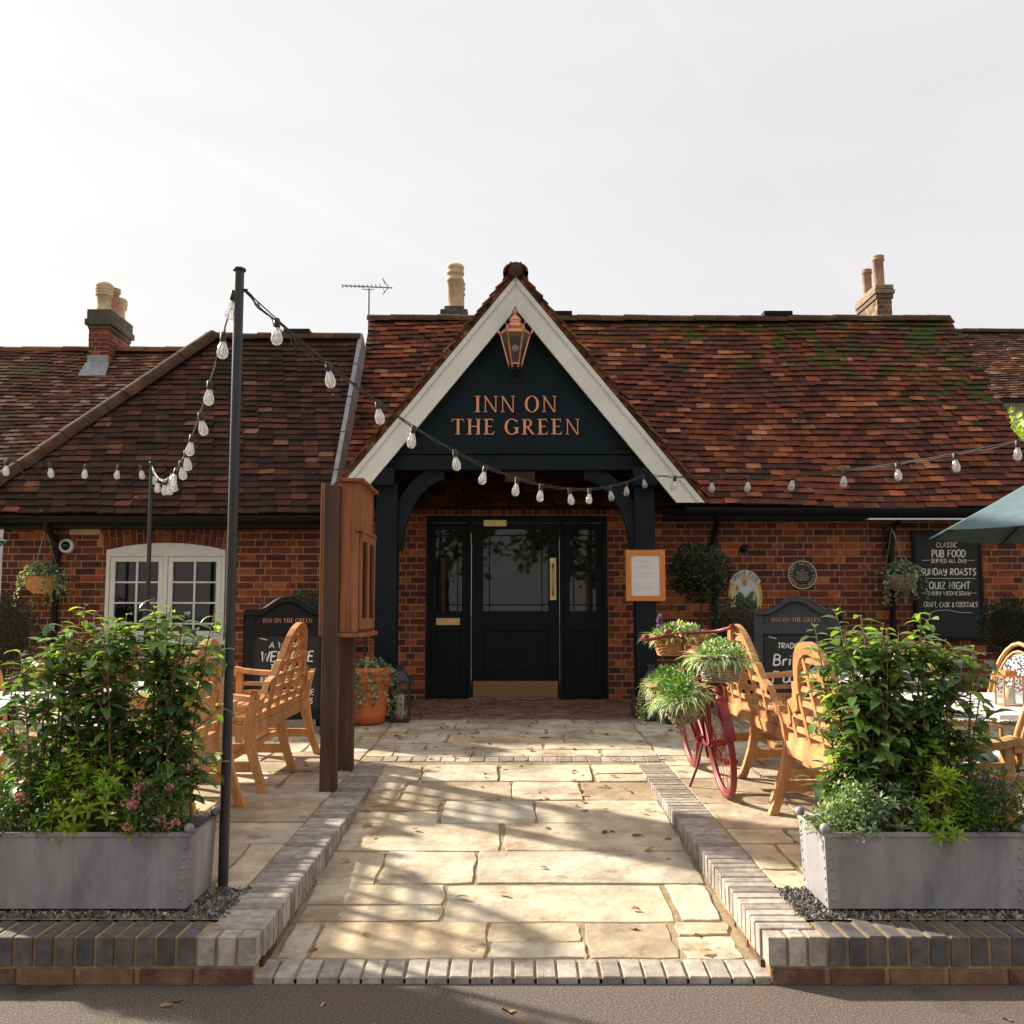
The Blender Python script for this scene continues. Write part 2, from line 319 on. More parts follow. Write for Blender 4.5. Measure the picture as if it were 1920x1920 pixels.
def pave(mb, x0, x1, y0, y1, zf, depths, widths, seed, xe=None):
    rng.seed(seed); y = y0
    while y < y1-.02:
        d = rng.choice(depths); d = d if y+d < y1-.12 else y1-y
        x = x0 - rng.uniform(0, .3); first = True
        while x < x1-.02:
            wd = rng.choice(widths)*rng.uniform(.85, 1.15); xe_ = x+wd
            if xe_ > x1-.12: xe_ = x1
            if d > .35 and rng.random() < .18:
                k = rng.uniform(.35, .6); slab(mb, max(x,x0), xe_, y, y+d*k, zf); slab(mb, max(x,x0), xe_, y+d*k, y+d, zf)
            else: slab(mb, max(x,x0), xe_, y, y+d, zf)
            x = xe_
        y += d
g = MB()
pave(g, -.95, .93, 4.22, 7.5, PZ, [.38,.50,.30,.46,.24], [.52,.80,1.0,.64,.42], 19)
tag(g.build('path', m_flag), kind='structure')
g = MB()
pave(g, -7, -1.10, 4.62, 9.75, T, [.45,.6,.3,.38,.75], [.6,.9,.75,.45], 5)
pave(g, 1.10, 7, 4.62, 9.75, T, [.45,.6,.3,.38,.75], [.6,.9,.75,.45], 6)
pave(g, -1.10, 1.10, 7.83, 9.75, T, [.45,.3,.38,.5], [.6,.9,.75,.35], 8)
pave(g, -7, -1.45, 9.75, 10.58, T, [.45,.38], [.6,.9], 9); pave(g, 1.55, 7, 9.75, 11.3, T, [.45,.6], [.6,.9], 10)
tag(g.build('terrace', m_flag), kind='structure')
# brick-on-edge rows
g = MB(); rng.seed(3)
def bbox(mb, x0, x1, y0, y1, z0a, z1f, m=0, j=.0015):
    jj = [rng.uniform(-j, j) for _ in range(6)]
    vs = [(x0,y0,z0a),(x1,y0,z0a),(x1,y1,z0a),(x0,y1,z0a)] + [(x, y, z1f(y)-.004) for x, y in ((x0+jj[0],y0+jj[1]),(x1+jj[2],y0+jj[1]),(x1+jj[2],y1+jj[3]),(x0+jj[0],y1+jj[3]))]
    e = .004
    vs += [(a[0]+sx*e, a[1]+sy*e, z1f(a[1])+jj[4]) for a, (sx, sy) in zip(vs[4:8], ((1,1),(-1,1),(-1,-1),(1,-1)))]
    mb.add(vs, [(0,3,2,1),(8,9,10,11)] + [(i, (i+1) % 4, 4+(i+1) % 4, 4+i) for i in range(4)] + [(4+i, 4+(i+1) % 4, 8+(i+1) % 4, 8+i) for i in range(4)], m)
x = -.985
while x < .97: bbox(g, x, x+.073, 4.045, 4.205, -.02, lambda y: PZ(y)+.004); x += .083
x = -1.06
while x < 1.12: bbox(g, x, x+.10, 7.63, 7.82, T(7.7)-.05, T); x += .108
tag(g.build('brick_edging', m_kerb), kind='structure')
def kerb(side):
    k = thing('brick_kerb', 'raised kerb of grey bricks on edge bounding the %s side of the path' % ('left' if side < 0 else 'right'), 'kerb', (side*1.08, 5.5, 0), 'raised brick kerbs')
    m1 = MB()
    y = 4.135
    while y < 7.55:
        xi, xo = .965-.065*(y-4.1)/3.45, 1.175-.065*(y-4.1)/3.45
        a, b = sorted((side*xi, side*xo)); bbox(m1, a, b, y, y+.064, T(y)-.105, T, 0); y += .0745
    x = .975                                    # front row
    while x < 5:
        a, b = sorted((side*x, side*(x+.064))); bbox(m1, a, b, 4.035+rng.uniform(-.003,.003), 4.128 if x < 1.17 else 4.245, .068, lambda y: .175+rng.uniform(-.001,.001), 1 if x > 1.2 else 0); x += .0765 + rng.uniform(0,.002)
    m1.build('edge_bricks', [m_kerb, m_kerbd], k)
    m2 = MB(); a, b = sorted((side*.982, side*5)); m2.box(a, b, 4.044, 4.24, 0, .170)
    a, b = sorted((side*.972, side*1.165)); 
    n = 8
    for i in range(n):
        y0 = 4.24+i*(7.5-4.24)/n; y1 = y0+(7.5-4.24)/n; o_ = -.065*(y0-4.1)/3.45; o2 = -.065*(y1-4.1)/3.45
        q = [(side*(.972+o_),y0),(side*(1.165+o_),y0),(side*(1.165+o2),y1),(side*(.972+o2),y1)]
        m2.add([(*p, 0) for p in q]+[(*p, T(p[1])-.006) for p in q], [(4,5,6,7)]+[(j,(j+1)%4,4+(j+1)%4,4+j) for j in range(4)])
    m2.build('mortar_bed', m_mortar, k)
    m3 = MB(); x = .985
    while x < 5:
        a, b = sorted((side*x, side*(x+.20))); m3.box(a, b, 4.028+rng.uniform(-.002,.006), 4.12, .002, .056); x += .225
    y = 4.13
    while y < 5.6:
        z1 = T(y)-.118; 
        if z1 > PZ(y)+.01:
            xi = .966-.065*(y-4.1)/3.45; a, b = sorted((side*xi, side*(xi+.05))); m3.box(a, b, y, y+.2, 0, z1)
        y += .212
    m3.build('base_bricks', m_basebrick, k)
    return k
m_basebrick = M('base_brick', [(0,(.06,.028,.02)),(.5,(.12,.05,.033)),(1,(.20,.12,.07))], 'island', scale=15, rough=.95, bump=.5, bscale=80, mixn=((.20,.15,.09), 4, .5, .7))
kerb(-1); kerb(1)
# herringbone brick floor of the porch
g = MB(); rng.seed(21); L_, W_ = .213, .1025
C45 = math.cos(R(45))
for i in range(-14, 15):
    for j in range(-14, 15):
        for k, (dx, dy, lx, ly) in enumerate(((0,0,L_,W_),(0,W_,W_,L_))):
            # herringbone cell in rotated frame
            ux = i*(W_) + j*(L_) ; uy = i*(-W_)*1 + j*L_*0
            cx = i*W_*1.0 + j*2*L_ + dx; cy = i*W_*1.0 + dy - 0
            x0, y0 = cx, cy - 0
            c = ((x0+lx/2), (y0+ly/2))
            wx = (c[0]-c[1])*C45; wy = (c[0]+c[1])*C45 + 10.4
            if not (-1.3 < wx < 1.42 and 9.78 < wy < 11.25): continue
            a = .0035; q = [(x0+a,y0+a),(x0+lx-a,y0+a),(x0+lx-a,y0+ly-a),(x0+a,y0+ly-a)]
            q = [((p[0]-p[1])*C45, (p[0]+p[1])*C45+10.4) for p in q]; dz = rng.uniform(-.001,.002)
            g.add([(p[0],p[1],T(p[1])-.02) for p in q]+[(p[0],p[1],T(p[1])+.002+dz) for p in q], [(4,5,6,7)]+[(t,(t+1)%4,4+(t+1)%4,4+t) for t in range(4)])
x = -1.35
while x < 1.45: bbox(g, x, x+.10, 9.755, 9.83, T(9.8)-.03, lambda y: T(y)+.004); x += .108
m_porchb = M('porch_paver', [(0,(.13,.06,.045)),(.5,(.22,.10,.065)),(1,(.30,.15,.09))], 'island', scale=12, rough=.9, bump=.4, bscale=60, mixn=((.30,.20,.12), 5, .55, .75))
tag(g.build('porch_floor', m_porchb), kind='structure')

# gravel strips round the planters
def rock_field(name, regions, n, size, seed):
    rg = random.Random(seed); mb = MB()
    for _ in range(n):
        x0, x1, y0, y1 = rg.choice(regions); x = rg.uniform(x0, x1); y = rg.uniform(y0, y1); s_ = rg.uniform(.5, 1.2)*size
        q = Quaternion((rg.gauss(0,1), rg.gauss(0,1), rg.gauss(0,1), rg.gauss(0,1))).normalized()
        pts = [q @ Vector((a*s_*rg.uniform(.6,1.1), b*s_*rg.uniform(.5,.9), c*s_*rg.uniform(.4,.7))) for a, b, c in ((1,0,0),(-1,0,0),(0,1,0),(0,-1,0),(0,0,1),(0,0,-1),(.6,.6,.5),(-.6,-.5,.5))]
        pts = [p + Vector((x, y, T(y)-.008+rg.uniform(0,.014))) for p in pts]
        mb.add(pts, [(0,2,6),(0,6,4),(6,2,4),(2,1,4),(0,4,3),(3,4,7),(7,4,1),(3,7,1),(0,3,5),(3,1,5),(1,2,5),(2,0,5)])
    return mb.build(name, m_gravel)
tag(rock_field('gravel', [(-3.2,-1.15,4.252,4.64)]*1+[(1.15,3.2,4.252,4.64)], 11000, .0125, 4), kind='stuff')
# ================================================================== the pub
pub = thing('brick_pub', 'red brick village pub with mossy clay tile roofs and a white-trimmed gabled porch', 'pub', (0, 11.3, T(11.3)))
YW, YL = 11.3, 10.93; ZD = T(11.3)
XC = -1.90                                     # corner where the left wing meets the main range
def brick_wall(mb, a, b, z0, z1, place, holes, seed, proud=.004):
    """Flemish bond from a to b; place(u, z, d) -> world point; material 0 brick"""
    rg = random.Random(seed); z = z0; row = 0
    while z < z1-.01:
        u = a - (.0 if row % 2 else .16) - rg.uniform(0,.004); k = row % 2
        top = min(z+.065, z1)
        while u < b:
            ln = .215 if k % 2 == 0 else .1025; k += 1
            u0, u1 = max(u, a), min(u+ln, b); segs = [(u0, u1)]
            for h in holes:
                if z+.0325 > h[2] and z+.0325 < h[3]:
                    ns = []
                    for s0, s1 in segs:
                        if s1 <= h[0] or s0 >= h[1]: ns.append((s0, s1)); continue
                        if s0 < h[0]: ns.append((s0, h[0]))
                        if s1 > h[1]: ns.append((h[1], s1))
                    segs = ns
            for s0, s1 in segs:
                if s1-s0 < .012: continue
                d = proud + rg.uniform(-.0015, .002); e = rg.uniform(0,.0015)
                vs = [place(s0+e,z,0),place(s1,z+e,0),place(s1-e,top,0),place(s0,top-e,0),place(s0+e+.002,z+.002,d),place(s1-.002,z+e+.002,d),place(s1-e-.002,top-.002,d),place(s0+.002,top-e-.002,d)]
                mb.add(vs, [(4,5,6,7),(0,1,5,4),(1,2,6,5),(2,3,7,6),(3,0,4,7)], 0)
            u += ln + .010
        z += .0755; row += 1
def back(mb, a, b, z0, z1, place, holes, m=1):
    xs = sorted({a, b, *[q for h in holes for q in h[:2]]}); zs = sorted({z0, z1, *[q for h in holes for q in h[2:]]})
    for x0, x1 in zip(xs, xs[1:]):
        for c0, c1 in zip(zs, zs[1:]):
            if any(h[0]-1e-6 <= x0 and x1 <= h[1]+1e-6 and h[2]-1e-6 <= c0 and c1 <= h[3]+1e-6 for h in holes): continue
            mb.add([place(x0,c0,0),place(x1,c0,0),place(x1,c1,0),place(x0,c1,0)], [(0,1,2,3)], m)
fY = lambda Y: (lambda u, z, d: Vector((u, Y-d, z)))
D0, D1, DZ = -.948, 1.052, 2.475               # door opening
wm = MB()
hb = [(D0-.005, D1+.005, 0, DZ+.005+.225)]
brick_wall(wm, XC, 5.75, ZD-.03, 2.75, fY(YW), hb, 1)
back(wm, XC, 5.75, ZD-.05, 2.75, fY(YW), [(D0, D1, 0, DZ)]); wm.add([(5.75,YW,2.6),(5.75,15.9,2.6),(5.75,13.55,5.2)], [(0,1,2)], 1)
x = D0                                          # soldier course above the door
while x < D1-.03: wm.box(x, x+.064, YW-.006, YW, DZ+.012, DZ+.217); x += .0745
wm.build('wall', [m_brick, m_mortar], pub)
wl = MB()
W0, W1, WZ0, WZ1 = P(200,0,YL).x, P(423,0,YL).x, P(0,1200,YL).z, P(0,1018,YL).z
brick_wall(wl, -5.44, XC, ZD-.10, 2.56, fY(YL), [(W0, W1, WZ0, WZ1+.02), (W0-.09, W1+.09, WZ1-.06, WZ1+.28)], 2)
back(wl, -5.44, XC, ZD-.13, 2.56, fY(YL), [(W0, W1, WZ0, WZ1-.03)])
brick_wall(wl, YL, YW, ZD-.10, 2.6, lambda u, z, d: Vector((XC+d, u, z)), [], 3); back(wl, YL, YW, ZD-.13, 2.6, lambda u, z, d: Vector((XC, u, z)), [])
brick_wall(wl, YL, 14.3, ZD-.10, 2.5, lambda u, z, d: Vector((-5.44-d, u, z)), [], 3); back(wl, YL, 14.3, ZD-.13, 2.5, lambda u, z, d: Vector((-5.44, u, z)), [])
brick_wall(wl, YW, 15.6, ZD-.10, 2.7, lambda u, z, d: Vector((5.75+d, u, z)), [], 3); back(wl, YW, 15.6, ZD-.13, 2.7, lambda u, z, d: Vector((5.75, u, z)), [])
wc = (W0+W1)/2; hw = (W1-W0)/2
def archz(x): t = (x-wc)/hw; return WZ1 - .075*t*t
nb = 19                                         # gauged brick arch over the window
for i in range(nb):
    t = (i+.5)/nb*2-1; x = wc+t*(hw+.03); a = t*.16; z = archz(x)+.006
    Mx = Matrix.Translation((x, YL-.007, z)) @ Matrix.Rotation(a, 4, 'Y')
    wl.box(-.0295, .0295, 0, .01, 0, .10, 0, Mx) if i % 2 else wl.box(-.0295, .0295, 0, .01, 0, .213, 0, Mx)
    if i % 2: wl.box(-.0295, .0295, 0, .01, .109, .213, 0, Mx)
wl.build('wall', [m_brick, m_mortar], pub)

# ---- window
def window():
    f = MB(); y0, y1 = YL-.012, YL+.06
    zt = WZ1-.145
    # arched head as a strip
    n = 16; xs = [W0+(W1-W0)*i/n for i in range(n+1)]
    for a, b in zip(xs, xs[1:]):
        vs = [(a,y0,zt),(b,y0,zt),(b,y0,archz(b)),(a,y0,archz(a)),(a,y1,zt),(b,y1,zt),(b,y1,archz(b)),(a,y1,archz(a))]
        f.add(vs, [(0,1,2,3),(0,4,5,1),(3,2,6,7)])
    f.box(W0, W0+.04, y0, y1, WZ0, zt); f.box(W1-.04, W1, y0, y1, WZ0, zt); f.box(wc-.022, wc+.022, y0, y1, WZ0, zt); f.box(W0+.04, W1-.04, y0, y1, WZ0, WZ0+.04)
    w_ = f.build('window', m_white, pub, bevel=.003)
    s_ = MB(); s_.box(W0-.04, W1+.04, YL-.06, YL+.02, WZ0-.05, WZ0-.002); s_.build('sill', m_white, w_, bevel=.004)
    for a, b in ((W0+.044, wc-.026), (wc+.026, W1-.044)):
        c = MB(); z0, z1 = WZ0+.044, zt-.004; ya, yb = YL-.004, YL+.04; t = .052
        c.box(a, a+t, ya, yb, z0, z1); c.box(b-t, b, ya, yb, z0, z1); c.box(a+t, b-t, ya, yb, z1-t, z1); c.box(a+t, b-t, ya, yb, z0, z0+t)
        m_ = (a+b)/2; c.box(m_-.011, m_+.011, ya+.008, yb, z0+t, z1-t)
        for k in (1, 2, 3):
            zz = z0+t+(z1-z0-2*t)*(k/3.6); 
            if zz < z1-t-.05: c.box(a+t, m_-.011, ya+.008, yb, z1-t-(z1-z0-2*t)*k/3.35-.009, z1-t-(z1-z0-2*t)*k/3.35+.009); c.box(m_+.011, b-t, ya+.008, yb, z1-t-(z1-z0-2*t)*k/3.35-.009, z1-t-(z1-z0-2*t)*k/3.35+.009)
        c.build('casement', m_white, w_, bevel=.003)
    g_ = MB(); g_.add([(W0,YL+.03,WZ0),(W1,YL+.03,WZ0),(W1,YL+.03,zt),(W0,YL+.03,zt)], [(0,1,2,3)]); g_.build('pane', m_glass, w_)
window()

# ---- entrance screen: side panels, door leaf
def entrance():
    y = YW+.03
    s = MB()
    xa, xb = P(884,1100,YW).x, P(1049,1100,YW).x
    fw = .05
    s.box(D0, D0+fw, YW-.01, YW+.09, ZD, DZ); s.box(D1-fw, D1, YW-.01, YW+.09, ZD, DZ); s.box(D0+fw, D1-fw, YW-.01, YW+.09, DZ-.075, DZ)
    s.box(xa-.045, xa-.004, YW-.01, YW+.09, ZD, DZ-.075); s.box(xb+.004, xb+.045, YW-.01, YW+.09, ZD, DZ-.075)
    fr = s.build('door_frame', m_door, pub, bevel=.004)
    zt, zb = DZ-.08, ZD+.0
    zr = P(0,1150,YW).z; zr2 = P(0,1182,YW).z; zlo = P(0,1268,YW).z; zg0 = P(0,1146,YW).z; zg1 = P(0,992,YW).z
    def leaf(name, x0, x1, gx0, gx1, kick):
        m = MB(); ya, yb = y-.018, y+.03
        m.box(x0, gx0, ya, yb, zb+.01, zt); m.box(gx1, x1, ya, yb, zb+.01, zt); m.box(gx0, gx1, ya, yb, zg1, zt); m.box(gx0, gx1, ya, yb, zr2, zg0); m.box(gx0, gx1, ya, yb, zb+.01, zlo)
        m.box(gx0, gx1, ya+.02, yb, zlo, zr2)            # recessed lower panel with raised field
        m.box(gx0+.05, gx1-.05, ya+.010, yb-.005, zlo+.05, zr2-.05)
        for a, b, c, d in ((gx0, gx0+.014, zlo, zr2), (gx1-.014, gx1, zlo, zr2)): m.box(a, b, ya+.008, yb-.006, c, d)
        m.box(gx0+.014, gx1-.014, ya+.008, yb-.006, zr2-.014, zr2); m.box(gx0+.014, gx1-.014, ya+.008, yb-.006, zlo, zlo+.014)
        o = m.build(name, m_door, pub, bevel=.003)
        g_ = MB(); g_.add([(gx0,y,zg0),(gx1,y,zg0),(gx1,y,zg1),(gx0,y,zg1)], [(0,1,2,3)]); g_.build('pane', m_glass, o)
        b_ = MB(); w1 = .045 if gx1-gx0 < .5 else .07; ta = .006
        for x in (gx0+w1, gx1-w1): b_.box(x-ta, x+ta, y-.012, y-.001, zg0, zg1)
        for z in (zg0+.07, zg1-.07): 
            b_.box(gx0, gx0+w1-ta, y-.012, y-.001, z-ta, z+ta); b_.box(gx0+w1+ta, gx1-w1-ta, y-.012, y-.001, z-ta, z+ta); b_.box(gx1-w1+ta, gx1, y-.012, y-.001, z-ta, z+ta)
        b_.build('glazing_bar', m_door, o)
        return o
    sl_ = leaf('side_panel', D0+fw+.002, xa-.047, P(817,0,YW).x, P(866,0,YW).x, False)
    sr_ = leaf('side_panel', xb+.047, D1-fw-.002, P(1068,0,YW).x, P(1117,0,YW).x, False)
    dl = leaf('door', xa, xb, P(906,0,YW).x, P(1028,0,YW).x, True)
    k = MB(); a, b = P(887,1277,YW), P(1046,1310,YW); k.box(a.x, b.x, y-.0225, y-.0185, ZD+.012, a.z); k.build('kick_plate', m_brassdull, dl)
    # pull handle
    h = MB(); a, b = P(1031,1046,YW), P(1043,1125,YW); hx = (a.x+b.x)/2
    h.box(a.x, b.x, y-.024, y-.0185, b.z, a.z)
    pts = [(hx, y-.02, a.z-.06), (hx, y-.05, a.z-.07), (hx, y-.072, a.z-.13), (hx, y-.075, (a.z+b.z)/2), (hx, y-.072, b.z+.11), (hx, y-.05, b.z+.05), (hx, y-.02, b.z+.045)]
    h.tube(pts, [.007,.009,.011,.013,.011,.009,.007], 10); h.build('pull_handle', m_brass, dl)
    c = MB(); a, b = P(907,975,YW), P(950,987,YW); c.box(a.x, b.x, y-.05, y-.0185, b.z, a.z); c.build('closer_cover', m_brass, dl, bevel=.003)
    for py0, py1 in ((1000,1018),(1125,1145),(1255,1275)):
        c = MB(); a, b = P(884,py0,YW), P(0,py1,YW); c.tube([(a.x-.002,YW-.016,a.z),(a.x-.002,YW-.016,b.z)], .0055, 8); c.build('hinge', m_brass, dl)
    c = MB(); a, b = P(818,1159,YW), P(862,1172,YW); c.box(a.x, b.x, y-.026, y-.0185, b.z, a.z); c.box(a.x+.02, b.x-.02, y-.031, y-.0262, b.z+.012, a.z-.012); c.build('letter_plate', m_brass, sl_, bevel=.002)
    for a_, b_ in ((D0, xa-.01), (xb+.01, D1)): t = MB(); t.box(a_, b_, YW-.05, YW+.06, ZD-.005, ZD+.0095); t.build('threshold', m_door, pub)
entrance()

# ---- tile roofs
def tile_roof(mb, y0, z0, th, s_len, xl, xr, seed, gauge=.1, tw=.167, tl=.155, wav=.018, ye=None, th_t=.026, splay=0):
    rg = random.Random(seed); n = int(s_len/gauge); c_, s_ = math.cos(th), math.sin(th); ph = [rg.uniform(0, 6) for _ in range(6)]
    for r in range(n+1):
        s = r*gauge; a, b = xl(s), xr(s); u = a - (tw/2 if r % 2 else 0)
        while u < b-.01:
            u0, u1 = max(u, a), min(u+tw-.004, b)
            if u1-u0 > .03:
                wv = wav*(math.sin(u*1.1+ph[0]+s*.6)+.6*math.sin(u*2.7+ph[1]-s*1.3)+.4*math.sin(u*.45+ph[2]+s*2))
                j = rg.uniform(-.004, .004); lift = rg.uniform(.020, .038); tlx = rg.uniform(-.003,.003); s0 = s+j+.016*math.sin(u*1.7+ph[3]+r*.13)
                def q(uu, ss, h): return (uu, y0+ss*c_-h*s_, z0+ss*s_+h*c_+0)
                h0 = lift+wv; h1 = wv
                top = min(tl, s_len-s0+.02)
                vs = [q(u0,s0+tlx,h0),q(u1,s0-tlx,h0+rg.uniform(-.004,.004)),q(u1,s0+top,h1),q(u0,s0+top,h1)]
                vs += [q(u0,s0+tlx,h0-th_t),q(u1,s0-tlx,h0-th_t),q(u1,s0+top,h1-th_t),q(u0,s0+top,h1-th_t)]
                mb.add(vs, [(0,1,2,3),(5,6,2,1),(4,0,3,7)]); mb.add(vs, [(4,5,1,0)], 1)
            u += tw
def solve_s(y0, z0, th, py):
    lo, hi = 0, 8
    for _ in range(50):
        m = (lo+hi)/2; y = y0+m*math.cos(th); z = z0+m*math.sin(th)
        if P(960, py, y).z > z: lo = m
        else: hi = m
    return lo
TH = R(50)
EY, EZ = 10.97, P(960, 950, 10.97).z
SM = solve_s(EY, EZ, TH, 598); RY, RZ = EY+SM*math.cos(TH), EZ+SM*math.sin(TH)
LY, LZ = 10.60, P(300, 965, 10.60).z
SL = solve_s(LY, LZ, TH, 632); LRY, LRZ = LY+SL*math.cos(TH), LZ+SL*math.sin(TH)
XM0, XM1 = -1.88, 5.84
mr_ = MB(); tile_roof(mr_, EY, EZ, TH, SM, lambda s: XM0, lambda s: XM1-.07*s/SM*0+ .03*math.sin(s*9), 31)
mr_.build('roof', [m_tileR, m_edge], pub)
HX0, HX1 = -5.80, P(404, 620, LRY).x            # hip foot and hip head
lr = MB(); tile_roof(lr, LY, LZ, TH, SL, lambda s: HX0+(HX1-HX0)*s/SL, lambda s: XM0-.01, 32)
# hip end slope (faces left)
n = 18
hs = MB()
for r in range(n):
    t0, t1 = r/n, (r+1)/n; zz0, zz1 = LZ+(LRZ-LZ)*t0, LZ+(LRZ-LZ)*t1
    xa, xb = HX0+(HX1-HX0)*t0, HX0+(HX1-HX0)*t1; ya, yb = LY+(LRY-LY)*t0, LY+(LRY-LY)*t1; yc, yd = 2*LRY-ya, 2*LRY-yb
    hs.add([(xa-.01,ya,zz0+.02),(xb-.01,yb,zz1),(xb-.01,yd,zz1),(xa-.01,yc,zz0+.02)], [(0,3,2,1)])
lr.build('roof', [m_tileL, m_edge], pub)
hs.build('hip_slope', m_tileL, pub)
bk = MB()   # rear slopes and roof undersides
for (x0, x1, yy, zz, ry, rz) in ((XM0, XM1, EY, EZ, RY, RZ), (HX1, XM0-.02, LY, LZ, LRY, LRZ)):
    bk.add([(x0,ry,rz),(x1,ry,rz),(x1,2*ry-yy,zz),(x0,2*ry-yy,zz)], [(0,1,2,3)])
    bk.add([(x0,yy+.02,zz-.03),(x1,yy+.02,zz-.03),(x1,ry,rz-.05),(x0,ry,rz-.05)], [(0,1,2,3)])
bk.add([(HX0,LY+.02,LZ-.03),(HX1,LY+.02,LZ-.03),(HX1,LRY,LRZ-.05)], [(0,1,2)])
bk.add([(XM0,EY,EZ),(XM0,RY,RZ),(XM0,2*RY-EY,EZ)], [(0,1,2)]); bk.add([(XM1-.09,EY,EZ),(XM1-.09,RY,RZ),(XM1-.09,2*RY-EY,EZ)], [(0,1,2)])
bk.build('rear_roof', m_tileL, pub)
def half_round(mb, a, b, r, seg, seed, up=(0,0,1), flat=.8, wob=.006):
    rg = random.Random(seed); a = Vector(a); b = Vector(b); L = (b-a).length; d = (b-a)/L; up = Vector(up); side = d.cross(up).normalized(); u2 = side.cross(d)
    k = max(1, round(L/seg))
    for i in range(k):
        p0, p1 = a+d*L*i/k, a+d*(L*(i+1)/k-.006); o = u2*rg.uniform(-wob, wob)+side*rg.uniform(-wob, wob); vs = []
        for p, rr in ((p0, r*1.03), (p1, r*.99)):
            for t in range(9):
                an = math.pi*t/8; vs.append(p+o+side*math.cos(an)*rr+u2*math.sin(an)*rr*flat)
        for p, rr in ((p0, r*.85), (p1, r*.85)):
            for t in range(9):
                an = math.pi*t/8; vs.append(p+o+side*math.cos(an)*rr+u2*math.sin(an)*rr*flat)
        mb.add(vs, [(t,t+1,10+t,9+t) for t in range(8)], 0, True)
        mb.add(vs, [(t,18+t,19+t,t+1) for t in range(8)]+[(9+t,10+t,28+t,27+t) for t in range(8)])
rd = MB(); half_round(rd, (XM0-.03,RY,RZ-.05), (XM1-.05,RY,RZ-.06), .13, .31, 1); rd.build('ridge_tiles', m_ridge, pub)
rd = MB(); half_round(rd, (HX1-.1,LRY,LRZ-.05), (XM0-.02,LRY,LRZ-.05), .125, .31, 2); 
hipd = Vector((HX1-HX0, LRY-LY, LRZ-LZ)).normalized(); hn = Vector((0,-math.sin(TH),math.cos(TH)))+Vector((-.6,0,.6)); hn = hn.normalized()
half_round(rd, Vector((HX0,LY,LZ))-hipd*.05, (HX1,LRY,LRZ), .12, .29, 3, up=hn, flat=.9)
rd.build('ridge_tiles', m_ridge, pub)
vt = MB(); vt.box(*sorted((P(560,0,LRY).x, P(575,0,LRY).x)), LRY-.07, LRY+.07, LRZ+.03, LRZ+.075); vt.box(P(535,0,LRY).x, P(583,0,LRY).x, LRY-.09, LRY+.09, LRZ+.02, LRZ+.085); vt.build('ridge_vent', m_gutter, pub)
for a, b in ((1430,1483),(1040,1072)):
    vt = MB(); x0, x1 = P(a,0,RY).x, P(b,0,RY).x; vt.box(x0, x1, RY-.09, RY+.09, RZ+.02, RZ+.085)
    x = x0
    while x < x1: vt.box(x, x+.008, RY-.096, RY-.09, RZ+.025, RZ+.08); x += .018
    vt.build('ridge_vent', m_gutter, pub)
fl = MB()       # lead flashing up the step between the two roofs
for i in range(5):
    s0, s1 = SL*i/5+.01, SL*(i+1)/5
    q = lambda s, x, h: (x, LY+s*math.cos(TH)-h*math.sin(TH), LZ+s*math.sin(TH)+h*math.cos(TH))
    fl.add([q(s0,XM0-.05,.05),q(s0,XM0+.0,.055),q(s1,XM0+.0,.05),q(s1,XM0-.05,.045)], [(0,1,2,3)]); fl.add([q(s0,XM0,.055),q(s0,XM0+.03,-.33),q(s1,XM0+.03,-.33),q(s1,XM0,.05)], [(0,1,2,3)])
fl.build('lead_flashing', m_lead, pub)
# gutters and fascia
for (x0, x1, yy, zz, wy) in ((HX0, XM0-.02, LY, LZ, YL), (1.62, XM1, EY, EZ, YW)):
    gt = MB()
    gt.box(x0+.05, x1, yy+.05, yy+.075, zz-.13, zz+.005)                      # fascia
    gt.box(x0+.05, x1, yy+.08, wy-.008, zz-.13, zz-.115)                      # soffit
    vs = []
    for x in (x0, x1):
        for t in range(9): an = math.pi+math.pi*t/8; vs.append((x, yy-.012+math.cos(an)*.058, zz-.03+math.sin(an)*.06))
    gt.add(vs, [(t,t+1,10+t,9+t) for t in range(8)], 0, True)
    gt.tube([(x0,yy-.07,zz-.03),(x1,yy-.07,zz-.03)], .006, 6)
    gt.build('gutter', m_gutter, pub)
for px, yy, zz, wy in ((110, LY, LZ, YL), (1668, EY, EZ, YW), (1338, EY, EZ, YW)):
    dp = MB(); x = P(px,0,wy).x
    dp.tube([(x,yy+.0,zz-.07),(x,yy+.02,zz-.15),(x,wy-.055,zz-.26),(x,wy-.05,zz-.36),(x,wy-.05,ZD-.05)], .033, 10)
    dp.tube([(x,wy-.05,zz-.36),(x,wy-.05,zz-.44)], .041, 10); dp.build('downpipe', m_gutter, pub)
ls = MB(); a, b = P(1625,962,EY), P(1822,957,EY); ls.box(a.x, b.x, EY-.055, EY+.03, a.z-.075, a.z-.06); 
ls.build('strip_light', m_white, pub)
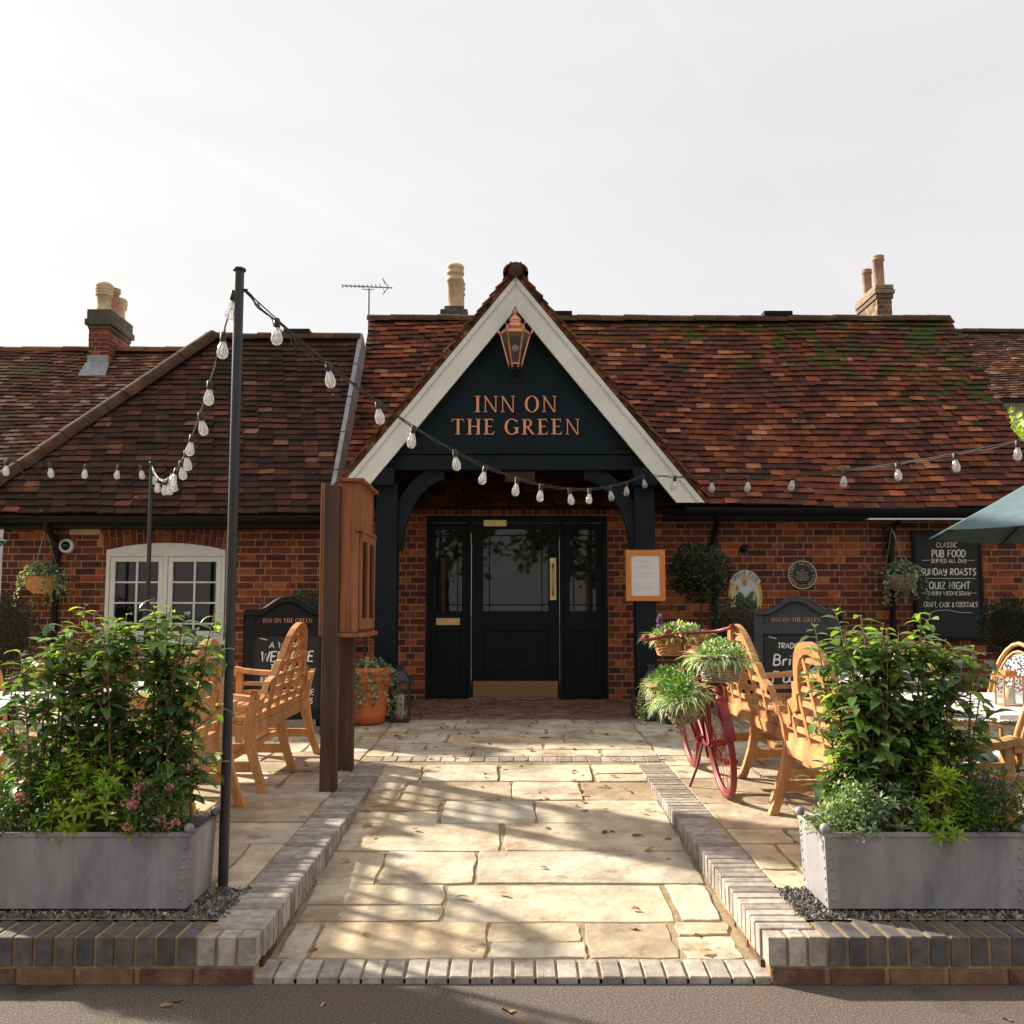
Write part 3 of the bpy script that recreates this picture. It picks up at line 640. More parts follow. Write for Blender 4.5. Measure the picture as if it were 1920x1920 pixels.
# ---- porch gable
GY = 9.70; GX = .036; AP = P(967,520,GY).z; TA = R(50.9)
gu = Vector((math.cos(TA),0,-math.sin(TA))); CH = 2.215/math.cos(TA)*.787
def gable():
    ap = Vector((GX, GY, AP)); 
    for sd in (-1, 1):
        U = Vector((sd*math.cos(TA),0,-math.sin(TA))); Nn = Vector((sd*math.sin(TA),0,math.cos(TA))); W = Vector((0,-1,0))
        Lb = (AP-P(0,943,GY).z)/math.sin(TA); wb = .33*math.cos(TA)
        b = MB()
        t = math.tan(TA)
        fr = (ap, U, Nn, W)
        # mitred at the apex, foot cut level; coordinates (along slope, out of slope)
        foot = [(Lb, 0), (Lb - wb*math.cos(TA)/math.sin(TA)*1.0 + 0, -wb)]
        poly = [(0,0), (Lb,0), (Lb-wb/math.tan(TA), -wb), (wb*math.tan(TA), -wb)]
        b.prism(poly, fr, -.0, .035)
        b.prism([(0+.004,0-.003),(Lb,-.003),(Lb-.05/math.tan(TA),-.05),(.05*math.tan(TA)+.004,-.05)], fr, .0352, .052)
        b.prism([(.06,-.052),(Lb-.052/math.tan(TA)-.01,-.052),(Lb-.065/math.tan(TA)-.01,-.065),(.08,-.065)], fr, .0352, .043)
        b.build('bargeboard', m_white, pub, bevel=.004)
    # gable roof: overlapping tiles on both slopes, ragged verge and undercloak
    rg = random.Random(5)
    gr = MB()
    for sd in (-1, 1):
        U = Vector((sd*math.cos(TA),0,-math.sin(TA))); Nn = Vector((sd*math.sin(TA),0,math.cos(TA)))
        L = (AP-P(0,930,GY).z)/math.sin(TA)+.06; n = int(L/.1)
        for r in range(n+1):
            s1 = L-r*.1
            yy = GY-.085
            while yy < 12.6:
                w_ = .165; j = rg.uniform(-.008,.008); l2 = rg.uniform(.018,.034); jy = rg.uniform(-.012,.012) if yy < GY else 0
                a = ap + U*(s1+j) + Nn*(.045+l2); b = ap + U*(s1-.155) + Nn*.045
                vs = [Vector((p.x, q, p.z)) for q in (yy+jy, yy+w_-.004) for p in (a, b)]
                vs2 = [v-Nn*.014 for v in vs]
                gr.add(vs+vs2, [(0,2,3,1),(0,4,6,2),(0,1,5,4),(2,6,7,3)])
                yy += w_
            # undercloak bits of the verge
            for k in range(2):
                a = ap + U*(s1-rg.uniform(0,.05)); h = rg.uniform(.004,.03)
                vs = [ap+U*(s1-.10+k*.05)+Nn*(.004)+Vector((0,-.055+rg.uniform(-.012,.01),0)), ap+U*(s1-.052+k*.05)+Nn*(.004)+Vector((0,-.055+rg.uniform(-.012,.01),0)),
                      ap+U*(s1-.052+k*.05)+Nn*(.035+h)+Vector((0,-.05,0)), ap+U*(s1-.10+k*.05)+Nn*(.035+h*.6)+Vector((0,-.05,0))]
                vs += [v+Vector((0,.12,0)) for v in vs]; gr.add(vs, [(0,1,2,3),(4,7,6,5),(0,4,5,1),(1,5,6,2),(2,6,7,3),(3,7,4,0)])
    gr.build('porch_roof', m_tileG, pub)
    cr = MB(); half_round(cr, (GX,GY-.13,AP+.012), (GX,12.8,AP+.012), .120, .32, 9, wob=.003)
    # mortar plug and knob at the front
    cr.sphere((GX, GY-.10, AP+.045), .082, 12, 8, 0, (1,.5,.9)); 
    cr.build('ridge_tiles', m_ridge, pub)
    # dark panel
    py = GY+.10
    zb = P(0,845,py).z; hw_ = (AP-.12-zb)/math.tan(TA)
    pm = MB(); pm.prism([(-hw_,zb),(hw_,zb),(0,AP-.12)], (Vector((GX,py,0)),Vector((1,0,0)),Vector((0,0,1)),Vector((0,-1,0))), -.04, 0)
    gp = pm.build('gable_panel', m_panel, pub)
    bm_ = MB(); x0, x1 = P(715,0,py).x, P(1215,0,py).x; za, zc = P(0,852,py).z, P(0,881,py).z
    bm_.box(GX-hw_+.02, GX+hw_-.02, py-.035, py+.05, za, zb+.004); bm_.box(x0, x1, py-.012, py+.14, zc, za-.003); bm_.build('beam', m_black, pub, bevel=.004)
    for (xl_, xr_, hx0, hx1) in ((705,745,697,738),(1190,1228,1187,1232)):
        a, b = P(xl_,1000,py+.02).x, P(xr_,1000,py+.02).x
        p_ = MB(); p_.box(a, b, py-.005, py+.19, T(9.9)+.06, P(0,905,py).z); 
        h0, h1 = P(hx0,877,GY), P(hx1,910,GY); p_.box(h0.x, h1.x, GY-.02, GY+.3, h1.z, h0.z)
        p_.build('post', m_black, pub, bevel=.006)
        q_ = MB(); q_.box(a-.03, b+.05, py-.03, py+.25, T(9.9)-.03, T(9.9)+(.06 if xl_ < 900 else .20)); q_.build('post_plinth', [m_basebrick], pub, bevel=.008)
        # side beam running back to the wall, side roof lining
        s_ = MB(); s_.box((a+b)/2-.06, (a+b)/2+.06, GY+.3, YW-.005, h1.z+.0, h0.z-.02); s_.build('side_beam', m_black, pub)
        # curved brace
        sg = 1 if xl_ < 900 else -1; xi = b if sg > 0 else a; br = MB(); n = 10; W2 = .10
        tp = P(0,885,py).z; bt = P(0,1025,py).z; xe = P(843 if sg > 0 else 1085, 885, py).x
        outl = []; inl = []
        for i in range(n+1):
            t = i/n; an = t*math.pi/2*.92+.02; rx, rz = abs(xe-xi), tp-bt
            for L_, k_ in ((outl, .075), (inl, -.075)):
                L_.append((xi-sg*.03+sg*((rx+.03)*(1-math.cos(an)) + k_*math.cos(an)*1.0), bt-.05+(rz+.05)*math.sin(an)*1.02 - k_*math.sin(an)))
        for i in range(n):
            q = [outl[i], outl[i+1], inl[i+1], inl[i]]
            br.prism(q if sg > 0 else q[::-1], (Vector((0,py+.05,0)),Vector((1,0,0)),Vector((0,0,1)),Vector((0,-1,0))), -.09, .0)
        br.build('brace', m_black, pub)
    ce = MB()       # boarded ceiling and roof underside
    ce.add([(GX-1.5,GY+.16,zb-.02),(GX+1.5,GY+.16,zb-.02),(GX+1.5,YW,zb-.02),(GX-1.5,YW,zb-.02)], [(0,3,2,1)])
    for sd in (-1, 1):
        U = Vector((sd*math.cos(TA),0,-math.sin(TA))); Lr = 2.82; a = ap+Vector((0,-.06,0)); b = ap+U*Lr
        ce.add([(ap.x,GY-.03,ap.z+.02),(ap.x,12.4,ap.z+.02),(b.x,12.4,b.z+.02),(b.x,GY-.03,b.z+.02)], [(0,1,2,3)])
        ce.add([(GX+sd*1.5,GY+.16,zb-.02),(GX+sd*1.5,YW,zb-.02),(b.x-sd*.06,YW,b.z+.1),(b.x-sd*.06,GY+.16,b.z+.1)], [(0,1,2,3)])
    ce.build('porch_lining', m_black, pub)
    lb = MB(); a, b = P(947,889,YW-.4), P(1003,903,YW-.4); lb.box(a.x, b.x, YW-.45, YW-.35, b.z, zb-.022); lb.build('ceiling_light', m_zincd, pub)
    return py
GPY = gable()
# ---- chimneys
def brick_box(mb, x0, x1, y0, y1, z0, z1, seed):
    for (a, b, pl) in ((x0, x1, lambda u, z, d: Vector((u, y0-d, z))), (y0, y1, lambda u, z, d: Vector((x1+d, u, z))), (y0, y1, lambda u, z, d: Vector((x0-d, u, z)))):
        brick_wall(mb, a, b, z0, z1, pl, [], seed)
    mb.box(x0, x1, y0, y1, z0, z1, 1)
def chimney_pot(x, y, z, r, h, mat, style, par):
    m = MB()
    if style == 'vented':
        prof = [(r*1.15,0),(r*1.0,.05),(r*.86,.08),(r*.84,h*.5),(r*1.1,h*.54),(r*1.12,h*.58),(r*1.0,h*.6),(r*1.12,h*.64),(r*1.15,h*.68),(r*1.0,h*.70),(r*1.15,h*.74),(r*1.17,h*.78),(r*1.02,h*.80),(r*1.15,h*.84),(r*1.1,h*.9),(r*.8,h*.97),(r*.1,h)]
    elif style == 'roll':
        prof = [(r*1.1,0),(r,.04),(r*.95,h*.6),(r*1.1,h*.62),(r*1.1,h*.67),(r*.98,h*.70),(r*.98,h*.76),(r*1.12,h*.78),(r*1.12,h*.83),(r*.98,h*.85),(r*1.1,h*.9),(r*1.12,h*.95),(r*.9,h),(r*.7,h*.98),(r*.7,h*.6)]
    else:
        prof = [(r*1.06,0),(r,.05),(r*.92,h*.84),(r*1.12,h*.86),(r*1.12,h*.9),(r*.98,h*.92),(r*1.1,h*.96),(r*1.1,h),(r*.75,h),(r*.7,h*.5)]
    m.lathe(prof, (x,y,z), 20); m.build('chimney_pot', mat, par)
# middle chimney behind the main ridge
c = MB(); x0, x1 = P(830,0,15.2).x, P(872,0,15.2).x; zt = P(0,580,15.2).z
brick_box(c, x0, x1, 15.2, 16.0, 4.0, zt-.12, 4); cm = c.build('chimney', [m_brick, m_mortar], pub)
c = MB(); c.box(x0-.04, x1+.04, 15.16, 16.04, zt-.12, zt); c.box(x0+.02, x1-.02, 15.22, 15.98, zt, zt+.07); c.build('chimney_cap', m_moss, cm, bevel=.02)
chimney_pot(P(853,0,15.4).x, 15.4, zt+.05, .125, P(0,497,15.4).z-zt-.05, m_pot, 'roll', cm); chimney_pot(P(853,0,15.4).x+.02, 15.85, zt+.05, .105, .60, m_pot, 'roll', cm)
# right chimney
c = MB(); x0, x1 = 5.42, 5.69; Yc = 15.3; x0, x1 = P(1646,0,Yc).x, P(1673,0,Yc).x; zt = P(0,535,Yc).z
brick_box(c, x0, x1, Yc, Yc+.85, 4.3, zt-.10, 6); cr_ = c.build('chimney', [m_stackb, m_mortar], pub)
c = MB(); 
for k, (z_, e_) in enumerate(((zt-.21,.025),(zt-.135,.045),(zt-.06,.03))): c.box(x0-e_, x1+e_, Yc-e_, Yc+.85+e_, z_, z_+.068)
c.build('chimney_cap', m_stackb, cr_, bevel=.01)
zz = zt+.008
chimney_pot(P(1650,0,Yc+.2).x, Yc+.2, zz, .088, P(0,481,Yc+.2).z-zz, m_potr, 'plain', cr_); chimney_pot(P(1650,0,Yc+.2).x-.03, Yc+.62, zz, .075, (P(0,481,Yc+.2).z-zz)*.86, m_potr, 'plain', cr_)

# ---- neighbouring buildings
def neighbour(label, cat, x0, x1, ye, ze, yr, zr, seed, wallmat, name, tw, gauge):
    b = thing(name, label, cat, ((x0+x1)/2, yr, 0))
    th = math.atan2(zr-ze, yr-ye); sl = math.hypot(zr-ze, yr-ye); m = MB(); tile_roof(m, ye, ze, th, sl, lambda s: x0, lambda s: x1, seed, gauge=gauge, tw=tw, tl=gauge*1.5, wav=.02)
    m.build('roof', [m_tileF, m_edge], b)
    r = MB(); half_round(r, (x0,yr,zr-.06), (x1,yr,zr-.06), .13, .33, seed); r.build('ridge_tiles', m_ridge if seed != 41 else m_tileF, b)
    q = MB(); q.box(x0+.2, x1-.2, ye+.3, 2*yr-ye-.3, 0, ze); q.add([(x0,yr,zr-.04),(x1,yr,zr-.04),(x1,2*yr-ye,ze),(x0,2*yr-ye,ze)], [(0,1,2,3)])
    for xx in (x0+.2, x1-.2): q.add([(xx,ye+.3,ze),(xx,2*yr-ye-.3,ze),(xx,yr,zr-.1)], [(0,1,2)])
    q.build('wall', wallmat, b); g_ = MB(); g_.box(x0, x1, ye-.08, ye+.02, ze-.08, ze-.01); g_.build('gutter', m_gutter, b)
    return b
Yr = 16.45; zr = P(0,655,Yr).z; ye = 14.05; ze = P(0,897,ye).z
nl = neighbour('low wing with worn red tile roof and brick chimney behind the pub at left', 'house', -14, -3.0, ye, ze, Yr, zr, 41, m_render, 'tiled_house', .16, .095)
c = MB(); x0, x1 = P(168,0,16.05).x, P(205,0,16.05).x; zt = P(0,602,16.05).z
brick_box(c, x0, x1, 16.05, 16.95, 4.9, zt-.13, 8); cl_ = c.build('chimney', [m_brick, m_mortar], nl)
c = MB(); c.box(x0-.02, x1+.02, 16.03, 16.97, zt-.13, zt-.07); c.box(x0-.06, x1+.06, 15.99, 17.01, zt-.07, zt+.03); c.box(x0-.035, x1+.035, 16.015, 16.985, zt+.03, zt+.19); c.build('chimney_cap', m_moss, cl_, bevel=.012)
zz = zt+.19; xm = (x0+x1)/2
chimney_pot(xm, 16.2, zz, .125, P(0,530,16.2).z-zz, m_pot, 'vented', cl_); chimney_pot(xm+.01, 16.5, zz, .12, (P(0,530,16.2).z-zz)*.97, m_potr, 'plain', cl_); chimney_pot(xm+.02, 16.8, zz, .11, (P(0,530,16.2).z-zz)*.86, m_pot, 'vented', cl_)
c = MB(); zf = P(0,697,16.0).z
sl_ = (zr-ze)/(Yr-ye); yb = 15.83
c.add([(x0-.06,yb,ze+(yb-ye)*sl_+.05),(x1+.06,yb,ze+(yb-ye)*sl_+.05),(x1+.03,16.04,ze+(16.04-ye)*sl_+.10),(x0-.03,16.04,ze+(16.04-ye)*sl_+.10)], [(0,1,2,3)])
c.add([(x0-.01,16.04,ze+(16.04-ye)*sl_+.08),(x1+.01,16.04,ze+(16.04-ye)*sl_+.08),(x1+.01,16.04,ze+(16.04-ye)*sl_+.22),(x0-.01,16.04,ze+(16.04-ye)*sl_+.22)], [(0,1,2,3)])
c.build('lead_flashing', m_lead, nl)
Yr = 21.5; neighbour('white rendered house with a long brown tile roof beyond the right end of the pub', 'house', 9.0, 22, 19.2, P(0,748,19.2).z, Yr, P(0,620,Yr).z, 42, m_render, 'rendered_house', .16, .095)
# ================================================================== lettering
def arc_(cx, cy, rx, ry, a0, a1, n=7): return [(cx+rx*math.cos(R(a0+(a1-a0)*i/n)), cy+ry*math.sin(R(a0+(a1-a0)*i/n))) for i in range(n+1)]
HAND = {
'A': (.58, [[(0,0),(.29,1),(.56,0)],[(.10,.36),(.5,.38)]]), 'B': (.52, [[(.02,0),(.04,1)],[(.04,1),*arc_(.22,.76,.22,.22,80,-85),(.06,.53)],[(.06,.53),*arc_(.26,.27,.24,.26,80,-85),(.02,.0)]]),
'C': (.55, [arc_(.32,.5,.30,.5,55,305,10)]), 'D': (.58, [[(.03,0),(.03,1)],[(.03,1),*arc_(.2,.5,.36,.5,80,-80,9),(.03,0)]]), 'E': (.5, [[(.46,1),(.03,1),(.03,0),(.48,.0)],[(.03,.52),(.40,.54)]]),
'F': (.48, [[(.48,1),(.04,.98),(.03,0)],[(.03,.52),(.38,.54)]]), 'G': (.60, [[*arc_(.32,.5,.30,.5,55,330,10),(.58,.46),(.34,.46)]]), 'H': (.55, [[(.03,0),(.03,1)],[(.52,0),(.52,1)],[(.03,.5),(.52,.54)]]),
'I': (.14, [[(.07,0),(.07,1)]]), 'K': (.52, [[(.03,0),(.03,1)],[(.48,1),(.05,.48),(.5,0)]]), 'L': (.45, [[(.03,1),(.03,0),(.44,.02)]]), 'M': (.66, [[(.02,0),(.08,1),(.33,.35),(.58,1),(.64,0)]]),
'N': (.56, [[(.03,0),(.03,1),(.52,0),(.52,1)]]), 'O': (.60, [arc_(.30,.5,.28,.5,90,450,14)]), 'P': (.50, [[(.03,-.05),(.03,1)],[(.03,1),*arc_(.2,.74,.27,.25,85,-85,7),(.04,.48)]]),
'Q': (.62, [arc_(.30,.5,.28,.5,90,450,14),[(.34,.26),(.58,-.06)]]), 'R': (.52, [[(.03,0),(.03,1)],[(.03,1),*arc_(.2,.75,.26,.24,85,-85,7),(.06,.5),(.5,0)]]),
'S': (.50, [[(.46,.86),(.32,1),(.12,.95),(.06,.74),(.25,.55),(.44,.38),(.42,.10),(.22,0),(.03,.12)]]), 'T': (.52, [[(.0,1),(.52,1)],[(.26,1),(.24,0)]]), 'U': (.54, [[(.03,1),(.04,.3),(.14,.03),(.34,.0),(.48,.25),(.50,1)],[(.50,.4),(.52,0)]]),
'V': (.52, [[(0,1),(.25,0),(.52,1)]]), 'W': (.74, [[(0,1),(.18,0),(.37,.8),(.56,0),(.74,1)]]), 'Y': (.5, [[(.03,1),(.06,.6),(.25,.48),(.46,.62)],[(.48,1),(.46,.3),(.3,-.05),(.08,.02)]]), 'Z': (.5, [[(.02,1),(.48,1),(.02,0),(.5,.02)]]),
'&': (.5, [[(.48,.5),(.30,.05),(.10,.1),(.08,.4),(.38,.7),(.3,.95),(.14,.8),(.5,0)]]), ',': (.14, [[(.09,.08),(.02,-.16)]]), ' ': (.30, []), "'": (.12, [[(.06,1),(.04,.8)]]), '.': (.12, [[(.04,0),(.08,.03)]]),
'1': (.3, [[(.05,.8),(.2,1),(.2,0)]]), '2': (.5, [[(.05,.8),(.2,1),(.4,.9),(.42,.65),(.05,0),(.48,0)]]), '7': (.46, [[(.02,1),(.46,1),(.18,0)]]), '9': (.48, [[(.42,.66),(.3,.45),(.1,.5),(.04,.75),(.2,1),(.4,.92),(.42,.6),(.36,.1),(.1,0)]]),
'b': (.46, [[(.1,1.15),(.04,.1),(.2,0),(.4,.2),(.36,.5),(.2,.58),(.06,.4)]]), 'u': (.48, [[(.06,.6),(.04,.15),(.18,0),(.36,.15),(.42,.6)],[(.40,.4),(.48,0)]]), 'r': (.34, [[(.06,.58),(.06,0)],[(.06,.34),(.18,.56),(.34,.56)]]),
'i': (.16, [[(.08,.58),(.08,0)],[(.08,.82),(.1,.86)]]), 't': (.34, [[(.16,.95),(.12,.1),(.28,.02)],[(0,.6),(.32,.64)]]), 's': (.34, [[(.32,.5),(.16,.58),(.06,.44),(.26,.22),(.2,.02),(.0,.06)]]), 'h': (.44, [[(.08,1.15),(.04,0)],[(.05,.3),(.2,.56),(.36,.45),(.40,0)]]),
}
def smooth(p, n=3):
    if len(p) < 3: return p
    o = []
    for i in range(len(p)-1):
        a, b, c, d = p[max(i-1,0)], p[i], p[i+1], p[min(i+2,len(p)-1)]
        for k in range(n):
            t = k/n; o.append(tuple(.5*((2*b[j])+(-a[j]+c[j])*t+(2*a[j]-5*b[j]+4*c[j]-d[j])*t*t+(-a[j]+3*b[j]-3*c[j]+d[j])*t**3) for j in (0,1)))
    o.append(p[-1]); return o
def hand(mb, txt, cx, base, h, fr, wd, d=.0015, track=.14, slant=.06, width=None, m=0, jit=.0, sharp=False):
    tot = sum(HAND[c][0]+track for c in txt)-track; sx = 1 if width is None else width/(tot*h); x = -tot*h*sx/2; rg = random.Random(len(txt)); k = 0
    for c in txt:
        wv, st = HAND[c]; dy = rg.uniform(-jit, jit)*h
        for s_ in st:
            p = s_ if sharp or c in 'AEFHIKLMNTVWZ' else smooth(s_)
            mb.ribbon([(cx+x+(q[0]*sx+q[1]*slant)*h, base+q[1]*h+dy) for q in p], wd, fr, d+.00025*(k % 5), m); k += 1
        x += (wv+track)*h*sx
def ring_sector(cx, cy, Ro, Ri, a0, a1, n=24):
    """list of quads between outer ellipse Ro=(rx,ry) and inner Ri"""
    o = []
    for i in range(n):
        t0, t1 = R(a0+(a1-a0)*i/n), R(a0+(a1-a0)*(i+1)/n)
        o.append([(cx+Ro[0]*math.cos(t0),cy+Ro[1]*math.sin(t0)),(cx+Ro[0]*math.cos(t1),cy+Ro[1]*math.sin(t1)),(cx+Ri[0]*math.cos(t1),cy+Ri[1]*math.sin(t1)),(cx+Ri[0]*math.cos(t0),cy+Ri[1]*math.sin(t0))])
    return o
bx = lambda x0, x1, y0, y1: [(x0,y0),(x1,y0),(x1,y1),(x0,y1)]
def serif_glyph(c):
    t, k, s = .155, .058, .038
    ft = lambda x0, x1: [bx(x0,x1,0,s)]
    tp = lambda x0, x1: [bx(x0,x1,1-s,1)]
    if c == 'I': return .40, [bx(.135,.135+t,s,1-s)] + ft(.03,.37) + tp(.03,.37)
    if c == 'N': return .92, [bx(.14,.14+k,s,.97), bx(.76,.76+k,.0,1-s), [(.05,1),(.21,1),(.81,0),(.78,-.02),(.72,0),(.19,.86),(.12,.95)]] + ft(.05,.28) + tp(.66,.90)
    if c == 'O': return .92, ring_sector(.46,.5,(.42,.52),(.265,.47),0,360,32)
    if c == 'T': return .80, [bx(.34,.34+t,s,.955), bx(.05,.75,.955,1), [(.05,.955),(.02,.80),(.045,.80),(.11,.955)], [(.75,.955),(.78,.80),(.755,.80),(.69,.955)]] + ft(.25,.55)
    if c == 'H': return .92, [bx(.14,.14+t,s,1-s), bx(.66,.66+t,s,1-s), bx(.14+t,.66,.49,.49+k)] + ft(.04,.36)+tp(.04,.36)+ft(.56,.88)+tp(.56,.88)
    if c == 'E': return .74, [bx(.13,.13+t,s,1-s), bx(.03,.60,1-s-.012,1), bx(.03,.64,0,s+.012), bx(.13+t,.50,.49,.49+k), [(.60,.96),(.635,.80),(.61,.80),(.55,.96)], [(.64,.04),(.69,.22),(.665,.22),(.57,.04)], [(.50,.49),(.52,.42),(.52,.60),(.50,.54)]]
    if c == 'G': return .94, ring_sector(.47,.5,(.43,.52),(.27,.47),48,318,26) + [bx(.70,.70+t,.06,.42), bx(.58,.90,.42,.42+s), [(.76,.88),(.79,.72),(.815,.72),(.81,.97),(.785,.97)]]
    if c == 'R': return .84, [bx(.13,.13+t,s,1-s), bx(.13+t,.38,1-s-.01,1), bx(.13+t,.38,.475,.475+s+.01), *ring_sector(.38,.7375,(.27,.2625),(.145,.22),-90,90,14), [(.33,.48),(.46,.48),(.78,.02),(.84,s),(.84,0),(.66,0),(.64,.02)]] + ft(.03,.36) + [bx(.03,.14,1-s,1)]
    return .32, []
def serif(mb, txt, cx, base, h, fr, th, d0=.001, track=.10, width=None, m=0):
    gs = [serif_glyph(c) for c in txt]; tot = sum(g[0]+track for g in gs)-track; sx = 1 if width is None else width/(tot*h); x = cx-tot*h*sx/2; k = 0
    for w_, ps in gs:
        for p in ps: mb.prism([(x+q[0]*h*sx, base+q[1]*h) for q in p], fr, d0, d0+th+(k % 7)*.00025, m); k += 1
        x += (w_+track)*h*sx
m_chalk = M('chalk_white', (.74,.74,.71), rough=.8)
# ---- pub name on the gable
y_ = GPY-.0
fr = (Vector((0,y_,0)), Vector((1,0,0)), Vector((0,0,1)), Vector((0,-1,0)))
for txt, pl, pr, pb, pt in (('INN ON', 889, 1044, 773, 743), ('THE GREEN', 846, 1087, 815, 786)):
    lt = MB(); a, b = P(pl, pb, y_), P(pr, pt, y_)
    serif(lt, txt, (a.x+b.x)/2, a.z, b.z-a.z, fr, .014, width=b.x-a.x); lt.build('lettering', m_copperlet, pub)
# ================================================================== signs on the walls
def frame_at(x, y, z, yaw=0, lean=0):
    """sign frame facing -Y; yaw>0 turns the face towards +X; lean tips the top back"""
    U = Vector((math.cos(yaw), math.sin(yaw), 0)); n = Vector((math.sin(yaw), -math.cos(yaw), 0))
    V_ = (Vector((0,0,1))*math.cos(lean) - n*math.sin(lean)); W = U.cross(V_)
    return (Vector((x,y,z)), U, V_, W)
# menu case on the right post
py = GY+.12
a, b = P(1173,1031,py-.04), P(1248,1127,py-.04)
mf = thing('menu_frame', 'orange-edged menu frame holding a white sheet, fixed to the right porch post', 'menu frame', ((a.x+b.x)/2, py-.04, b.z))
m = MB(); t = .05; y0, y1 = py-.05, py-.008
m.box(a.x, a.x+t, y0, y1, b.z, a.z); m.box(b.x-t, b.x, y0, y1, b.z, a.z); m.box(a.x+t, b.x-t, y0, y1, a.z-t, a.z); m.box(a.x+t, b.x-t, y0, y1, b.z, b.z+t); m.box(a.x+t, b.x-t, y0+.02, y1, b.z+t, a.z-t)
m_orange = M('orange_copper_frame', [(0,(.50,.17,.045)),(1,(.58,.21,.06))], scale=60, rough=.5, metal=.25)
m.build('frame', m_orange, mf, bevel=.003)
m_paper = M('paper', [(0,(.62,.61,.59)),(1,(.68,.67,.65))], scale=3, rough=.8)
m = MB(); m.box(a.x+t, b.x-t, y0+.016, y0+.0195, b.z+t, a.z-t); sh = m.build('sheet', m_paper, mf)
m = MB(); rg = random.Random(3); z = a.z-t-.05; m_ink = M('grey_ink', (.40,.40,.40), rough=.9)
m.box(a.x+t+.015, a.x+t+.028, y0+.0148, y0+.0158, a.z-t-.028, a.z-t-.012)
while z > b.z+t+.04:
    w_ = rg.uniform(.5, .95)*(b.x-a.x-2*t-.05)
    if rg.random() < .8: m.box(a.x+t+.03, a.x+t+.03+w_, y0+.0148, y0+.0158, z, z+.0022)
    z -= .0125
m.build('print', m_ink, mf)
# round plaque
m_plaque = M('plaque_black', (.012,.012,.012), rough=.35); m_cream = M('plaque_cream', (.55,.47,.28), rough=.6)
def disc(mb, rx, rz, fr, d0, d1, n=48, m=0, cx=0, cz=0): mb.prism([(cx+rx*math.cos(2*math.pi*i/n), cz+rz*math.sin(2*math.pi*i/n)) for i in range(n)], fr, d0, d1, m)
c = P(1503.5,1078,YW); r_ = 27*YW/1930
fr = (Vector((c.x,YW-.006,c.z)), Vector((1,0,0)), Vector((0,0,1)), Vector((0,-1,0)))
pl = thing('round_plaque', 'small round black award plaque with a cream rim on the brick wall', 'plaque', (c.x, YW, c.z))
m = MB(); disc(m, r_*.93, r_*.93, fr, 0, .015); m.build('plate', m_plaque, pl)
m = MB(); 
for q in ring_sector(0,0,(r_,r_),(r_*.93,r_*.93),0,360,48): m.prism(q, fr, 0, .019)
m.build('rim', m_cream, pl)
def arc_text(mb, txt, rad, a_mid, span, h, fr, wd, d, inward=True, fnt=HAND):
    n = len(txt); 
    for i, ch in enumerate(txt):
        an = a_mid + (span/2 - span*i/(n-1))*(1 if inward else -1); ca, sa = math.cos(R(an)), math.sin(R(an)); wv, st = fnt.get(ch, (.3,[]))
        ux, uy = (sa, -ca) if inward else (-sa, ca); vx, vy = (ca, sa) if inward else (-ca, -sa)
        for k, s_ in enumerate(st):
            mb.ribbon([(rad*ca+ux*(q[0]-wv/2)*h+vx*(q[1]-.5)*h, rad*sa+uy*(q[0]-wv/2)*h+vy*(q[1]-.5)*h) for q in s_], wd, fr, d+.0002*k)
m = MB(); arc_text(m, 'HARPENDEN SOCIETY AWARD', r_*.78, 90, 290, .026, fr, .0045, .016); arc_text(m, '1992', r_*.76, 270, 34, .024, fr, .0035, .016, False)
for k, (t_, w_) in enumerate((('FOR',.03),('DEVELOPMENT',.13),('WHICH HAS',.11),('ENHANCED THE',.14),('ENVIRONMENT',.13))): hand(m, t_, 0, .045-.026*k, .013, fr, .0028, d=.016, width=w_, slant=0, sharp=True)
m.build('inscription', m_cream, pl)
# oval brewery sign
Yb = YW
c = P(1397,1118,Yb); sx, sz = 32*Yb/1930, 47*Yb/1930
fr = (Vector((c.x,Yb-.006,c.z)), Vector((1,0,0)), Vector((0,0,1)), Vector((0,-1,0)))
bs = thing('oval_sign', 'oval cream and yellow brewery sign with a robed figure, above the dark round bush', 'sign', (c.x, Yb, c.z))
m_sy = M('sign_yellow', (.62,.33,.035), rough=.5); m_sw = M('sign_cream', (.58,.56,.47), rough=.5); m_sg = M('sign_green', (.05,.13,.05), rough=.5); m_sk = M('sign_skin', (.42,.22,.13), rough=.6); m_sb = M('sign_ink', (.02,.02,.025), rough=.5); m_sgy = M('sign_robe_white', (.60,.62,.66), rough=.6)
m = MB(); disc(m, sx, sz, fr, 0, .012); m.build('border', m_sy, bs)
m = MB(); disc(m, sx*.83, sz*.87, fr, .0122, .014); m.build('face', m_sw, bs)
m = MB(); m.prism([(-.10,-.14),(.12,-.14),(.13,-.02),(.09,.06),(.03,.03),(0,-.02),(-.03,.03),(-.075,.05),(-.10,0)], fr, .0142, .0155); 
disc(m, .045, .04, fr, .0142, .0157, 10, 0, .075, .01); m.build('painted_robe', m_sg, bs)
m = MB(); m.prism([(-.05,.045),(-.065,.09),(.03,.11),(.065,.08),(.04,.03),(0,-.02)], fr, .0158, .0168); m.build('painted_collar', m_sgy, bs)
m = MB(); disc(m, .026, .034, fr, .017, .018, 14, 0, -.005, .145); m.prism([(-.105,.06),(-.08,.06),(-.075,.09),(-.085,.13),(-.10,.12),(-.108,.09)], fr, .017, .018); m.build('painted_face', m_sk, bs)
m = MB(); m.prism([(-.04,.168),(.032,.168),(.036,.19),(.012,.20),(-.005,.222),(-.02,.20),(-.045,.19)], fr, .0182, .0192); m.prism([(.075,-.04),(.11,-.05),(.12,.02),(.10,.045),(.085,.02)], fr, .0182, .0192); m.build('painted_crown', m_sy, bs)
